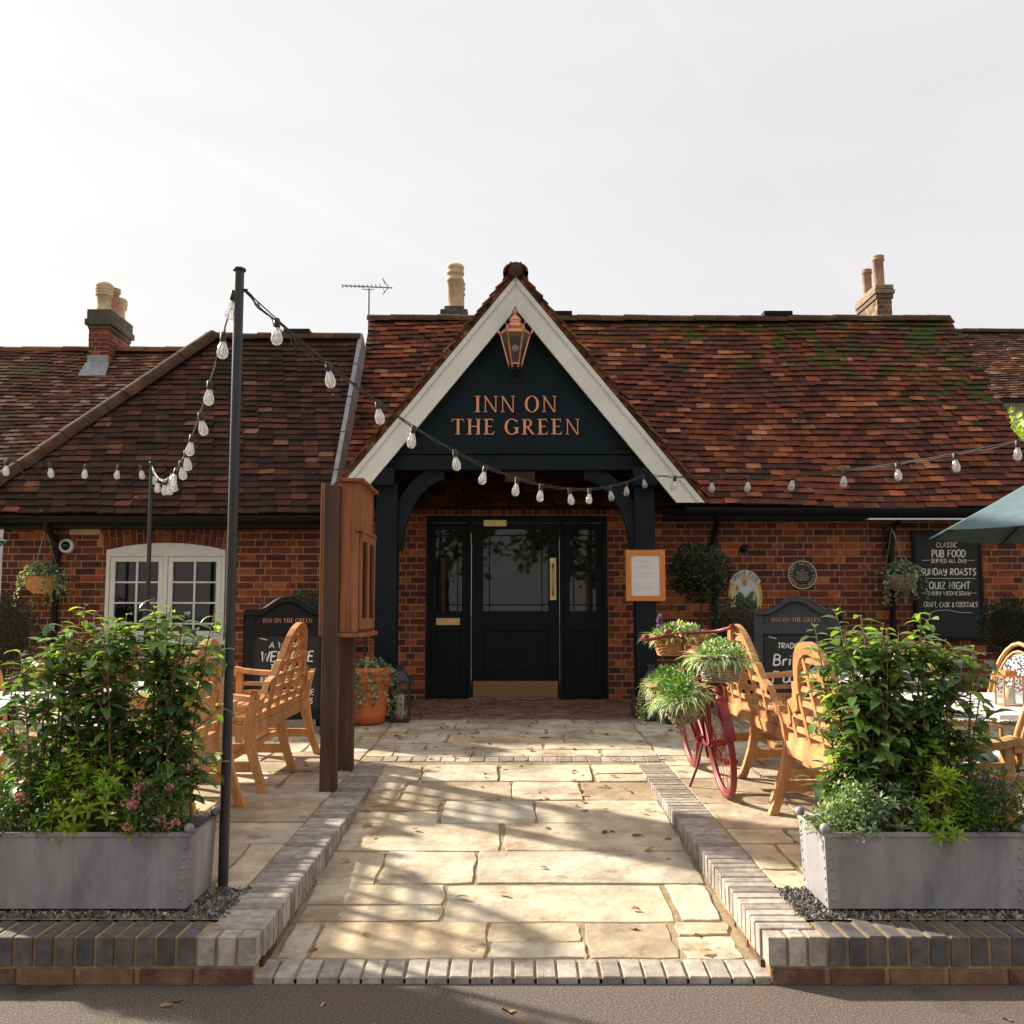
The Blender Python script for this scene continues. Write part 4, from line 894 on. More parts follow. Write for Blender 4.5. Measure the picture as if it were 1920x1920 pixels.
m = MB(); hand(m, '1799', .0, -.145, .05, fr, .008, d=.0196, width=.21, slant=0, sharp=True); m.build('date', m_sb, bs)
bn = MB(); Ra, Rb = (sx*1.07, sz*1.02), (sx*.80, sz*.80)
for q in ring_sector(0,.012,(sx*1.10,sz*1.0),(sx*.83,sz*.76),33,147,24): bn.prism(q, fr, .0195, .023)
bn.build('banner', m_sw, bs)
m = MB(); tx = 'GREENE KING'
for i, ch in enumerate(tx):
    an = 136 - 92*i/(len(tx)-1); ca, sa = math.cos(R(an)), math.sin(R(an)); cx, cz = sx*.965*ca, .012+sz*.88*sa; nx, nz = ca/sx, sa/sz; l = math.hypot(nx, nz); nx /= l; nz /= l; wv, st = HAND[ch]; h = .042
    for k, s_ in enumerate(st): m.ribbon([(cx+nz*(q[0]-wv/2)*h*.9+nx*(q[1]-.5)*h, cz-nx*(q[0]-wv/2)*h*.9+nz*(q[1]-.5)*h) for q in s_], .0075, fr, .0234+.0002*k)
m.build('lettering', m_sb, bs)
# wall chalkboard
Yk = YW-.05
a, b = P(1711,1008,Yk), P(1849,1200,Yk); cx = (a.x+b.x)/2; a.z = P(0,995,Yk).z
m_board = M('chalkboard', [(0,(.008,.010,.010)),(1,(.016,.018,.018))], scale=7, rough=.75)
ck = thing('wall_chalkboard', 'tall black chalkboard advertising pub food on the brick wall under the parasol tip', 'chalkboard', (cx, YW, b.z))
m = MB(); m.box(a.x, b.x, Yk+.012, YW-.008, b.z, a.z); m.build('board', m_board, ck)
m = MB(); t = .035
for q in ((a.x,a.x+t,b.z,a.z),(b.x-t,b.x,b.z,a.z),(a.x+t,b.x-t,a.z-t,a.z),(a.x+t,b.x-t,b.z,b.z+t)): m.box(q[0], q[1], Yk, Yk+.0118, q[2], q[3])
m.build('frame', m_gutter, ck, bevel=.003)
fr = (Vector((0,Yk+.011,0)), Vector((1,0,0)), Vector((0,0,1)), Vector((0,-1,0))); m = MB()
for t_, l, r, pb, pt, wd in (('CLASSIC',1757,1795,1026,1017,.0065),('PUB FOOD',1748,1810,1044,1031,.0105),('SERVED ALL DAY',1746,1812,1055,1048,.0060),('SUNDAY ROASTS',1727,1830,1078,1066,.0105),('QUIZ NIGHT',1743,1819,1104,1091,.0105),('EVERY WEDNESDAY',1740,1819,1116,1109,.0060),('CRAFT, CASK & COCKTAILS',1733,1833,1138,1129,.0065)):
    p, q = P(l,pb,Yk), P(r,pt,Yk); hand(m, t_, (p.x+q.x)/2, p.z, q.z-p.z, fr, wd, width=q.x-p.x, jit=.04)
for pts in ([(1729,1050.5),(1743,1050.5)],[(1815,1050.5),(1828,1050.5)],[(1735,1084.5),(1830,1084.5)],[(1821,1112),(1832,1112)],[(1729,1112),(1738,1112)],smooth([(1740,1151),(1757,1145),(1778,1144),(1800,1148),(1824,1149)],4)):
    m.ribbon([(P(x,y,Yk).x, P(x,y,Yk).z) for x, y in pts], .004, fr, .0015)
m.build('chalk_writing', m_chalk, ck)

# ---- A-boards
m_ab = M('a_board_grey', [(0,(.026,.029,.034)),(1,(.040,.043,.049))], scale=30, rough=.7, bump=.4, bscale=200, bdist=.002)
def a_board(x, y, yaw, label, lines, mat):
    W2, Hh = .36, 1.16; z0 = T(y)+.02
    ab = thing('a_board', label, 'pavement sign', (x, y, z0-.02), 'folding pavement signs')
    for back_ in (0, 1):
        lean = R(9.5); sgn = 1
        if back_: fr = frame_at(x - math.sin(yaw)*.52*1 , y + math.cos(yaw)*.42, z0, yaw+math.pi, lean)
        else: fr = frame_at(x, y, z0, yaw, lean)
        o, U, V_, W = fr; m = MB()
        def top(u):
            t = abs(u)/W2; return Hh-.115 + (.115*(.5+.5*math.cos(math.pi*min(1,max(0,(t-.05)/.66)))) if t < .72 else 0)
        n = 24; us = [-W2+2*W2*i/n for i in range(n+1)]
        legw = .075
        m.prism([(-W2,-.02),(-W2+legw,-.02),(-W2+legw,.10),(-W2+legw,Hh-.21),(-W2+legw,Hh-.16),(-W2,Hh-.16)], fr, 0, .03); m.prism([(W2-legw,-.02),(W2,-.02),(W2,Hh-.16),(W2-legw,Hh-.16)], fr, 0, .03)
        m.prism(bx(-W2+legw,W2-legw,.10,.19), fr, 0, .03); m.prism(bx(-W2+legw,W2-legw,Hh-.335,Hh-.25), fr, 0, .03)
        m.prism(bx(-W2,W2,Hh-.162,Hh-.155), fr, 0, .0005)
        # scrolled head moulding
        for a_, b_ in zip(us, us[1:]):
            m.prism([(a_,top(a_)-.05),(b_,top(b_)-.05),(b_,top(b_)),(a_,top(a_))], fr, -.012, .05)
        m.prism([(u_, top(u_)-.049) for u_ in us][::-1]+[(-W2+.02,Hh-.255),(W2-.02,Hh-.255)], fr, 0, .014)
        m.prism(bx(-W2,-W2+legw,Hh-.26,Hh-.16), fr, 0, .0305); m.prism(bx(W2-legw,W2,Hh-.26,Hh-.16), fr, 0, .0305)
        m.build('frame', mat, ab, bevel=.002)
        if not back_:
            p = MB(); p.prism(bx(-W2+legw,W2-legw,.19,Hh-.335), fr, .003, .012); bp = p.build('panel', m_board, ab)
            h = MB(); serif(h, 'INN ON THE GREEN', 0, Hh-.225, .038, fr, .002, d0=.0145, width=.42); h.build('header_lettering', m_copperlet, ab)
            c = MB()
            for t_, u_, v_, hh, wd, width in lines:
                hand(c, t_, u_, v_, hh, fr, wd, d=.0135, width=width, jit=.03, slant=.12)
            c.ribbon([(-.235,.80+.0),(-.17,.785)], .006, fr, .0137); c.build('chalk_writing', m_chalk, bp)
    return ab
a_board(-1.95+.02, 8.86, R(12), 'black scroll-topped pavement sign reading A Warm Welcome behind the left bench', [('A WARM',-.02,.715,.05,.009,.26),('WELCOME',-.0,.60,.085,.014,.44),('TO THE',-.04,.52,.05,.009,.2),('INN ON THE GREEN',0,.42,.05,.009,.44),('HERTFORDSHIRE',.02,.31,.045,.008,.42),('PUBS',.16,.235,.045,.008,.12)], m_gutter)
a_board(2.47, 9.0, R(-20), 'grey scroll-topped pavement sign reading Traditional British Pub behind the right bench', [('TRADITIONAL',.01,.70,.045,.008,.34),('British',-.02,.55,.095,.014,.36),('Pub',-.09,.40,.095,.014,.24)], m_ab)

# ---- small things on the walls
c = P(128,1024,YL)
cm_ = thing('security_camera', 'white round camera housing with a black dome on the left brick wall', 'security camera', (c.x, YL, c.z))
m = MB(); RX = Matrix.Rotation(R(90), 4, 'X'); r_ = 14*YL/1930
m.lathe([(.001,.0),(r_,0),(r_,.05),(r_*.94,.062),(r_*.7,.07),(r_*.62,.066)], (c.x,YL-.005,c.z), 28, 0, True, RX); m.build('housing', m_white, cm_)
m = MB(); m.sphere((c.x,YL-.06,c.z), r_*.62, 20, 12); m.build('dome', m_glass, cm_)
a, b = P(133,986,YL), P(190,1003,YL); m = MB(); m.box(a.x, b.x, YL-.035, YL-.004, b.z, a.z); tag(m.build('vent_box', m_pot, org=Vector((a.x,YL,b.z)), bevel=.004), 'pale flat box under the left eaves beside the window arch', 'vent')
c = P(1394,1029,YW); m = MB(); m.lathe([(.001,.03),(.035,.03),(.042,.02),(.045,0)], (c.x,YW-.004,c.z), 20, 0, True, RX); m.lathe([(.012,.03),(.012,.05),(.001,.05)], (c.x,YW-.004,c.z), 12, 0, True, RX)
tag(m.build('wall_bell', m_gutter, org=Vector((c.x,YW,c.z))), 'small round black fitting on the brick wall above the oval sign', 'wall fitting')

# ---- copper lantern on the gable
def lantern_big():
    y = GPY-.20; tp = P(966,584,y); bt = P(966,690,y); H = tp.z-bt.z; cx, cz = tp.x, bt.z
    l = thing('copper_wall_lantern', 'hexagonal copper lantern on the dark gable above the pub name', 'lantern', (cx, y, cz)); c = (cx, y, cz)
    W_ = P(996,0,y).x-P(938,0,y).x
    r1, r0 = W_/2*.98, W_/2*.43; z1 = H*.60; z0 = H*.06
    f = MB(); A0 = R(0)
    for k in range(6):
        an = k*math.pi/3; a2 = (k+1)*math.pi/3
        p = lambda r, z, a=an: Vector((cx+r*math.cos(a), y+r*math.sin(a), cz+z))
        f.bar(p(r0,z0), p(r1,z1), .013, .013); f.bar(p(r0,z0), p(r0,z0,a2), .010, .012); f.bar(p(r1,z1), p(r1,z1,a2), .014, .02)
        f.tube([p(r0,z0), p(r0,z0-.028)], [.006,.002], 6); f.tube([p(r1*1.05,z1+.0), p(r1*1.12,z1+.02), p(r1*1.13,z1+.06)], [.009,.011,.002], 8)
        f.tube([p(r1*.62,z1+.10*H/.53), p(r1*.66,z1+.105), p(r1*.65,z1+.135)], [.008,.009,.002], 8)
    f.build('frame', m_copper, l)
    c_ = MB(); c_.lathe([(r1*1.03,z1+.008),(r1*1.0,z1+.02),(r1*.62,z1+.065),(r1*.60,z1+.095),(r1*.52,z1+.10)], c, 6, 0, False); 
    c_.lathe([(r1*.50,z1+.10),(r1*.30,z1+.125),(r1*.34,z1+.128),(r1*.36,z1+.135),(r1*.30,z1+.165),(r1*.12,z1+.19),(r1*.08,z1+.205),(r1*.20,z1+.215),(r1*.20,z1+.232),(r1*.10,z1+.242),(r1*.05,z1+.27),(.002,H-.002)], c, 20)
    c_.build('crown', m_copper, l)
    g_ = MB(); g_.lathe([(r0,z0),(r1,z1)], c, 6, 0, False); g_.build('glass', m_lampglass, l)
    b_ = MB(); b_.tube([(cx,y,cz+z0),(cx,y,cz+z0+.10)], .016, 10); b_.sphere((cx,y,cz+z0+.16), .035, 12, 8, 1); b_.build('bulb', [m_gutter, m_white], l)
    a_ = MB(); a_.tube([(cx,y,cz+z0),(cx,y,cz-.03),(cx,y+.06,cz-.05),(cx,GPY-.01,cz-.04)], .010, 8); a_.box(cx-.03, cx+.03, GPY-.012, GPY-.001, cz-.10, cz+.02); a_.build('bracket', m_gutter, l)
m_lampglass = M('lamp_glass', (.10,.09,.08), rough=.08, spec=.8, alpha=.45)
lantern_big()
# ---- TV aerial
m_alu = M('aluminium', [(0,(.22,.22,.22)),(1,(.32,.32,.32))], rough=.5, metal=.5)
ya = 13.6
ae = thing('tv_aerial', 'thin television aerial on a mast at the left end of the main ridge', 'aerial', (P(690,0,ya).x, ya, RZ-.3))
m = MB(); x = P(691,0,ya).x; zt = P(0,541,ya).z; m.tube([(x,ya,RZ-.5),(x,ya,zt)], .014, 8); m.build('mast', m_alu, ae)
m = MB(); zb = P(0,537,ya).z; xl, xr = P(641,0,ya).x, P(735,0,ya).x
m.tube([(xl,ya,zb+.01),(xr,ya,zb-.02)], .009, 6)
n = 10
for i in range(n):
    xx = xl+(P(712,0,ya).x-xl)*i/(n-1); m.tube([(xx,ya-.07,zb-.0),(xx,ya+.07,zb-.0)], .004, 5); m.tube([(xx,ya,zb-.015),(xx,ya,zb+.03)], .004, 5)
xd = P(722,0,ya).x
for s_ in (-1, 1): m.tube([(P(728,0,ya).x,ya,zb-.015),(P(716,0,ya).x,ya,zb+s_*.115)], .006, 5); m.tube([(xd-.02,ya-.1,zb+s_*.06),(xd-.02,ya+.1,zb+s_*.06)], .004, 5)
m.tube([(P(678,0,ya).x,ya,zb),(P(680,0,ya).x,ya,zb-.045),(P(700,0,ya).x,ya,zb-.045),(P(702,0,ya).x,ya,zb)], .006, 5)
m.build('antenna', m_alu, ae)
# ================================================================== furniture and fittings
m_teak = M('teak', [(0,(.36,.165,.060)),(.5,(.50,.245,.095)),(1,(.60,.33,.14))], scale=11, rough=.55, bump=.15, bscale=60, stretch=(1,1,.25), mixn=[((.30,.13,.05), 3, .55, .75), ((.24,.11,.05), 70, .56, .70)])
m_post = M('stained_timber', [(0,(.035,.018,.011)),(.5,(.065,.030,.016)),(1,(.11,.050,.023))], scale=16, rough=.75, bump=.5, bscale=70, stretch=(1,1,.08), mixn=((.14,.13,.06), 2, .62, .8))
m_case = M('cedar_case', [(0,(.10,.038,.015)),(.5,(.24,.083,.028)),(1,(.36,.13,.042))], scale=24, rough=.65, bump=.5, bscale=90, stretch=(1,1,.06), mixn=((.10,.045,.02), 3, .6, .8))
m_iron = M('black_metal', [(0,(.013,.015,.018)),(1,(.022,.024,.028))], scale=20, rough=.42, spec=.5)
m_zinc = M('zinc_galvanised', [(0,(.20,.19,.20)),(.5,(.30,.288,.295)),(1,(.42,.405,.41))], scale=3.2, detail=9, rough=.62, metal=.1, bump=.6, bscale=70, bdist=.003, rgh_var=.1, stretch=(1.3,1.3,.45), mixn=[((.17,.17,.195), 1.9, .5, .66),((.12,.12,.13), 7, .66, .74)])
m_terra = M('terracotta', [(0,(.46,.105,.030)),(1,(.58,.155,.05))], scale=6, rough=.7, bump=.1)
m_candle = M('candle_wax', (.66,.60,.46), rough=.5)
m_cable = M('cable_black', (.02,.018,.016), rough=.55, spec=.5)
m_marble = M('marble_white', [(0,(.50,.49,.48)),(.35,(.66,.65,.63)),(1,(.74,.73,.71))], scale=2.5, detail=9, rough=.35, stretch=(1,4,1))
m_rattan = M('rattan_cane', [(0,(.42,.20,.06)),(1,(.60,.32,.11))], scale=14, rough=.45)
m_weave = M('wicker_grey', [(0,(.15,.105,.065)),(.5,(.26,.20,.14)),(1,(.40,.33,.26))], 'island', scale=22, rough=.8, bump=.3, bscale=120)
m_weaveo = M('wicker_honey', [(0,(.36,.16,.045)),(.5,(.50,.24,.08)),(1,(.60,.32,.12))], 'island', scale=22, rough=.7, bump=.3, bscale=120)
m_red = M('bike_red_paint', [(0,(.13,.007,.011)),(1,(.26,.015,.022))], scale=14, rough=.5, bump=.1, bscale=120, spec=.5)
m_fab = M('parasol_fabric', [(0,(.10,.155,.17)),(1,(.13,.19,.205))], scale=9, rough=.85, bump=.4, bscale=400, bdist=.001, spec=.2)
m_navyw = M('woven_navy_white', [(0,(.02,.02,.03)),(.46,(.03,.03,.045)),(.54,(.6,.6,.58)),(1,(.66,.66,.64))], scale=75, detail=0, rough=.7)
def thinglass(name, tint, a):
    m = bpy.data.materials.new(name); m.use_nodes = True; nt = m.node_tree; nt.nodes.clear(); L = nt.links.new
    o = N(nt,'ShaderNodeOutputMaterial'); t = N(nt,'ShaderNodeBsdfTransparent'); t.inputs[0].default_value = (*tint,1); g_ = N(nt,'ShaderNodeBsdfGlossy'); g_.inputs['Roughness'].default_value = .03
    lw = N(nt,'ShaderNodeLayerWeight'); lw.inputs[0].default_value = .35; mrr = N(nt,'ShaderNodeMapRange'); mrr.inputs[3].default_value = a; mrr.inputs[4].default_value = .95
    L(lw.outputs['Facing'], mrr.inputs[0]); ms = N(nt,'ShaderNodeMixShader'); L(mrr.outputs[0], ms.inputs[0]); L(t.outputs[0], ms.inputs[1]); L(g_.outputs[0], ms.inputs[2])
    tl = N(nt,'ShaderNodeBsdfTranslucent'); tl.inputs[0].default_value = (.95,.95,.95,1); m2 = N(nt,'ShaderNodeMixShader'); m2.inputs[0].default_value = .05 if a > .1 else .0
    L(ms.outputs[0], m2.inputs[1]); L(tl.outputs[0], m2.inputs[2]); L(m2.outputs[0], o.inputs[0]); return m
m_bulb = thinglass('bulb_glass', (.97,.97,.96), .12); m_lglass = thinglass('lantern_glass', (.92,.93,.92), .06)

# ---- Lutyens-pattern benches (local: faces +Y, back at y=0)
def bench(label, loc, rz):
    b = thing('garden_bench', label, 'bench', loc, 'teak garden benches beside the path', rz)
    Lh = .80
    prof = [(0,1.03),(.08,1.022),(.16,.995),(.23,.95),(.285,.885),(.315,.835),(.325,.80),(.37,.795),(.395,.77),(.405,.735),(.44,.70),(.50,.685),(.545,.672),(.56,.64),(.575,.60),(.63,.575),(.70,.575),(.76,.60),(.80,.64)]
    rk = lambda z: -(z-.42)*.23 if z > .42 else -((.42-z)**1.6)*.42           # back rake above the seat, splay below
    pr = [(-x, z) for x, z in prof[::-1]] + prof[1:]
    def hh(x):
        x = abs(x)
        for (a, za), (c, zc) in zip(prof, prof[1:]):
            if a <= x <= c: return za+(zc-za)*(x-a)/(c-a)
        return .6
    t = .042
    m = MB()                                            # top rail following the scrolls
    for (xa, za), (xb, zb) in zip(pr, pr[1:]):
        ia, ib = (xa*.91, za-.065), (xb*.91, zb-.065)
        if abs(xa) > .55 or abs(xb) > .55: ia, ib = (xa, za-.055), (xb, zb-.055)
        vs = []
        for yy in (-t/2, t/2): vs += [(xa,rk(za)+yy,za),(xb,rk(zb)+yy,zb),(ib[0],rk(ib[1])+yy,ib[1]),(ia[0],rk(ia[1])+yy,ia[1])]
        m.add(vs, [(0,1,2,3),(7,6,5,4),(0,4,5,1),(3,2,6,7)])
    m.build('top_rail', m_teak, b, local=True)
    m = MB()
    z = .50
    while z < .97:                                      # horizontal back slats
        lim = 0
        for i in range(60):
            x = .74-i*.0125
            if hh(x)-.05 > z+.02: lim = x; break
        zr_ = rk(z)
        if lim > .05: m.box(-lim, lim, zr_-.011, zr_+.011, z, z+.030)
        z += .083
    m.build('back_slats', m_teak, b, local=True, bevel=.002)
    m = MB()
    for x in (-.56,-.34,-.115,.115,.34,.56):
        z1 = hh(x)-.05; m.bar((x,rk(.44)-.001,.44),(x,rk(z1)-.001,z1), .024, .042, up=(1,0,0))
    m.bar((-.76,rk(.43),.44),(.76,rk(.43),.44), .035, .06); m.build('back_frame', m_teak, b, local=True)
    for x in (-.755, 0, .755):                          # back legs, sabre curved
        m = MB(); zs = [0,.1,.2,.3,.42]+([.52,.62] if x else []); w2 = .025
        vs = []
        for z in zs:
            y = rk(z); d = .026+.008*(1 if .25 < z < .5 else 0)
            vs += [(x-w2,y-d,z),(x+w2,y-d,z),(x+w2,y+d,z),(x-w2,y+d,z)]
        n = len(zs); m.add(vs, [(0,1,2,3)[::-1], tuple(range(4*n-4,4*n))]+[(4*i+j,4*i+(j+1)%4,4*i+4+(j+1)%4,4*i+4+j) for i in range(n-1) for j in range(4)])
        m.build('leg', m_teak, b, local=True, bevel=.004)
    for x in (-.755, 0, .755):
        m = MB(); m.box(x-.025, x+.025, .48, .53, 0, .63 if x else .40); m.build('leg', m_teak, b, local=True, bevel=.004)
    m = MB()
    for k in range(7): y = .03+k*.073; m.box(-.76, .76, y, y+.052, .425, .445)
    m.build('seat', m_teak, b, local=True, bevel=.003)
    m = MB(); m.box(-.73, .73, .488, .522, .35, .424); m.box(-.73, .73, -.03, .005, .35, .422)
    for x in (-.755, 0, .755): m.box(x-.018, x+.018, .02, .48, .355, .423); m.box(x-.016, x+.016, -.065, .48, .13, .19)
    m.box(-.73, .73, .20, .235, .14, .18); m.build('seat_frame', m_teak, b, local=True, bevel=.003)
    for s_ in (-1, 1):                                  # arms with a rolled front
        m = MB(); x = s_*.755
        pts = [(.0,.60),(.12,.615),(.25,.625),(.40,.635),(.48,.645),(.54,.66),(.575,.645),(.58,.61),(.55,.59)]
        for (ya, za), (yb, zb) in zip(pts, pts[1:]):
            vs = [(x-.042,ya-.05 if ya == 0 else ya,za),(x+.042,ya-.05 if ya == 0 else ya,za),(x+.042,yb,zb),(x-.042,yb,zb)]; vs += [(p[0],p[1],p[2]-.035) for p in vs]
            m.add(vs, [(0,1,2,3),(7,6,5,4),(0,4,5,1),(1,5,6,2),(2,6,7,3),(3,7,4,0)])
        m.box(x-.035, x+.035, .52, .565, .59, .64); m.bar((x,0.0,.52),(x,.49,.53), .02, .03); m.bar((x,.0,.46),(x,.49,.465), .02, .03)
        m.build('armrest', m_teak, b, local=True, bevel=.003)
    return b
b0 = bench('honey teak bench with arched lattice back behind the timber sign posts', (-1.62, 7.25, T(7.25)), R(90)); b0.scale = (.92,1,1)
b0.rotation_euler = (0, -math.atan(K)*1, R(87)) 
b1 = dup(b0, (-1.74, 5.50, T(5.5)), R(87), 'teak bench mostly hidden behind the left planter shrub and the black pole')
b2 = dup(b0, (1.655, 7.04, T(7.05)), R(-87), 'teak lattice-back bench directly beside the red bicycle')
b3 = dup(b0, (1.64, 5.30, T(5.30)), R(-86), 'teak bench mostly hidden by the shrubs of the right planter')
for q, sg in ((b0,1),(b1,1),(b2,-1),(b3,-1)): q.rotation_euler = (0, -sg*math.atan(K), q.rotation_euler[2])

# ---- timber notice case on two posts
nc = thing('notice_case', 'tall brown timber notice case on two square posts left of the path', 'notice board', (-1.14, 6.95, T(6.95)))
for y in (6.61, 7.29):
    m = MB(); m.box(-1.215, -1.115, y-.05+.03, y+.05+.03, T(y)-.05, 2.23 if y < 7 else 2.22); m.build('post', m_post, nc, bevel=.004)
m = MB(); zb, zt = P(0,1186,6.62).z, P(0,903,6.62).z; y0, y1 = 6.63, 7.33
m.box(-1.113, -.995, y0, y0+.03, zb, zt); m.box(-1.113, -.995, y1-.03, y1, zb, zt); m.box(-1.113, -1.095, y0+.03, y1-.03, zb, zt); m.box(-1.095, -.995, y0+.03, y1-.03, zt-.03, zt); m.box(-1.095, -.995, y0+.03, y1-.03, zb, zb+.03)
m.box(-1.095, -.998, y0+.03, y1-.03, zt-.30, zt-.03)
m.box(-1.245, -1.217, y0-.0, y1, zt-1.0, zt-.01)
cs = m.build('case', m_case, nc, bevel=.003)
m = MB(); m.box(-1.13, -.965, y0-.03, y1+.03, zt+.001, zt+.022); m.build('cap_board', m_case, nc, bevel=.002)
for q_ in ((-1.02, -.972, y0-.02, y1+.02, zt-.325, zt-.302), (-1.16, -.96, y0-.03, y1+.02, zb-.03, zb-.002)): m = MB(); m.box(*q_); m.build('ledge', m_case, nc, bevel=.002)
for ya, yb in ((y0+.02, (y0+y1)/2-.003), ((y0+y1)/2+.003, y1-.02)):
    m = MB(); a_, c_ = zb+.02, zt-.33; w_ = .05
    m.box(-.994, -.975, ya, ya+w_, a_, c_); m.box(-.994, -.975, yb-w_, yb, a_, c_); m.box(-.994, -.975, ya+w_, yb-w_, a_, a_+w_+.02); m.box(-.994, -.975, ya+w_, yb-w_, c_-w_, c_)
    d = m.build('door', m_case, nc, bevel=.003); g_ = MB(); g_.box(-.990, -.987, ya+w_, yb-w_, a_+w_+.02, c_-w_); g_.build('pane', m_glass, d)

# ---- festoon poles
def pole(x, y, zt, label, r=.0225):
    p = thing('festoon_pole', label, 'pole', (x, y, T(y)), 'black festoon poles')
    m = MB(); m.tube([(x,y,T(y)-.02),(x,y,zt)], r, 20); m.build('shaft', m_iron, p)
    m = MB(); m.lathe([(.001,zt+.012),(r*1.0,zt+.012),(r*1.32,zt+.008),(r*1.32,zt-.003),(r*1.0,zt-.004)], (x,y,0), 20); m.tube([(x+r*.6,y,zt-.09),(x+r*1.9,y-.006,zt-.095)], .004, 6); m.build('cap', m_iron, p)
    return p
PA = Vector((-1.276, 4.66, P(449,507,4.66).z)); pole(PA.x, PA.y, PA.z, 'tall black metal pole beside the left zinc planter')
PB = Vector((P(279,0,9.9).x, 9.9, P(279,868,9.9).z)); pole(PB.x, PB.y, PB.z, 'distant black metal pole in front of the white window', .021)
PC = Vector((-5.6, 7.0, 2.62)); PD = Vector((4.35, 5.3, 2.78)); pole(PD.x, PD.y, PD.z+.05, 'black metal pole beyond the right edge, by the parasol')
pole(PC.x, PC.y, PC.z+.05, 'black metal pole beyond the left edge of the terrace')
BULB = None
def festoon(label, A, B, sag, n, pre=0, post=0, first=.5, slack=0, us=None):
    f = thing('festoon_lights', label, 'string lights', tuple(A), 'strings of festoon lights')
    cur = lambda t: A.lerp(B, t) + Vector((0,0,-4*sag*t*(1-t)))
    pts = [cur(i/60) for i in range(61)]
    m = MB(); m.tube(pts, .0032, 6)
    rg = random.Random(n); p2 = [cur(i/120)+Vector((rg.uniform(-.003,.003), 0, -.006-.010*abs(math.sin(i*.55))+rg.uniform(-.003,.003))) for i in range(121)]
    m.tube(p2, .0042, 6); 
    if slack:
        m.tube([cur(i/40*.16)+Vector((.012*math.sin(i),0,-.05*math.sin(math.pi*min(1,i/40)))) for i in range(41)], .003, 5)
        m.tube([cur(i/40*.14)+Vector((-.01*math.cos(i*.9),.01,-.03*math.sin(math.pi*min(1,i/40)))) for i in range(41)], .003, 5)
    m.build('cable', m_cable, f)
    L_ = [(pts[i+1]-pts[i]).length for i in range(60)]; tot = sum(L_)
    ts = us if us else [(first+i)/n for i in range(n)]
    for t in ts:
        c = cur(t); rg2 = random.Random(int(t*1e4)); tilt = Matrix.Rotation(rg2.uniform(-.22,.22), 4, 'Y') @ Matrix.Rotation(rg2.uniform(-.15,.15), 4, 'X')
        b = MB(); b.lathe([(.0125,-.042),(.0145,-.052),(.019,-.064),(.0250,-.082),(.0290,-.098),(.0285,-.111),(.0225,-.125),(.012,-.133),(.0005,-.135)], c, 18, 0, True, tilt)
        bo = b.build('bulb', m_bulb, f)
        s_ = MB(); s_.lathe([(.0005,.004),(.010,.004),(.0155,-.002),(.0165,-.038),(.0135,-.046),(.0005,-.046)], c, 12, 0, True, tilt); s_.build('socket', m_cable, bo)
        w_ = MB(); w_.lathe([(.005,-.045),(.0042,-.075),(.009,-.083),(.009,-.086),(.0005,-.088)], c, 8, 0, True, tilt)
        for k in range(4):
            an = k*math.pi/2; w_.tube([tilt @ Vector((.006*math.cos(an),.006*math.sin(an),-.08))+c, tilt @ Vector((.013*math.cos(an),.013*math.sin(an),-.115))+c], .0013, 4)
        w_.build('filament', m_candle, bo)
    return f
HR = Vector((P(1210,0,GY-.03).x, GY-.03, P(0,889,GY-.03).z)); 
def fit(A, B, pxs):
    """parameters along A-B at which the photo shows the bulbs"""
    o = []
    for px in pxs:
        lo, hi = 0.0, 1.0; up = True
        f = lambda t: 960+1920*(lambda q: q.x/(q.y*_c+(q.z-1.4)*_s))(A.lerp(B, t))
        s_ = 1 if f(1) > f(0) else -1
        for _ in range(40):
            m_ = (lo+hi)/2
            if (f(m_)-px)*s_ < 0: lo = m_
            else: hi = m_
        o.append(lo)
    return o
A1 = PA+Vector((.024,0,-.09))
festoon('festoon string sagging from the tall black pole across the gable to the right porch post', A1, HR, .45, 13, slack=1, us=fit(A1, HR, [520,616,709,777,853,911,970,1015,1067,1105,1142,1174,1205]))
festoon('festoon string rising from the right porch post across the roof to the right edge', HR+Vector((.02,0,0)), PD, .25, 9, us=fit(HR, PD, [1262,1330,1400,1484,1578,1677,1785,1903]))
A2 = PA+Vector((-.022,0,-.10))
festoon('festoon string dipping steeply between the tall near pole and the thin far pole', A2, PB+Vector((0,0,-.03)), .43, 14, us=fit(A2, PB, [441,420,396,378,364,352,343,335,327,319,310,300,290]))
festoon('nearly level festoon string left of the thin far pole', PB+Vector((0,0,-.03)), PC, .04, 6, us=fit(PB, PC, [264,223,162,94,13])+[.9])

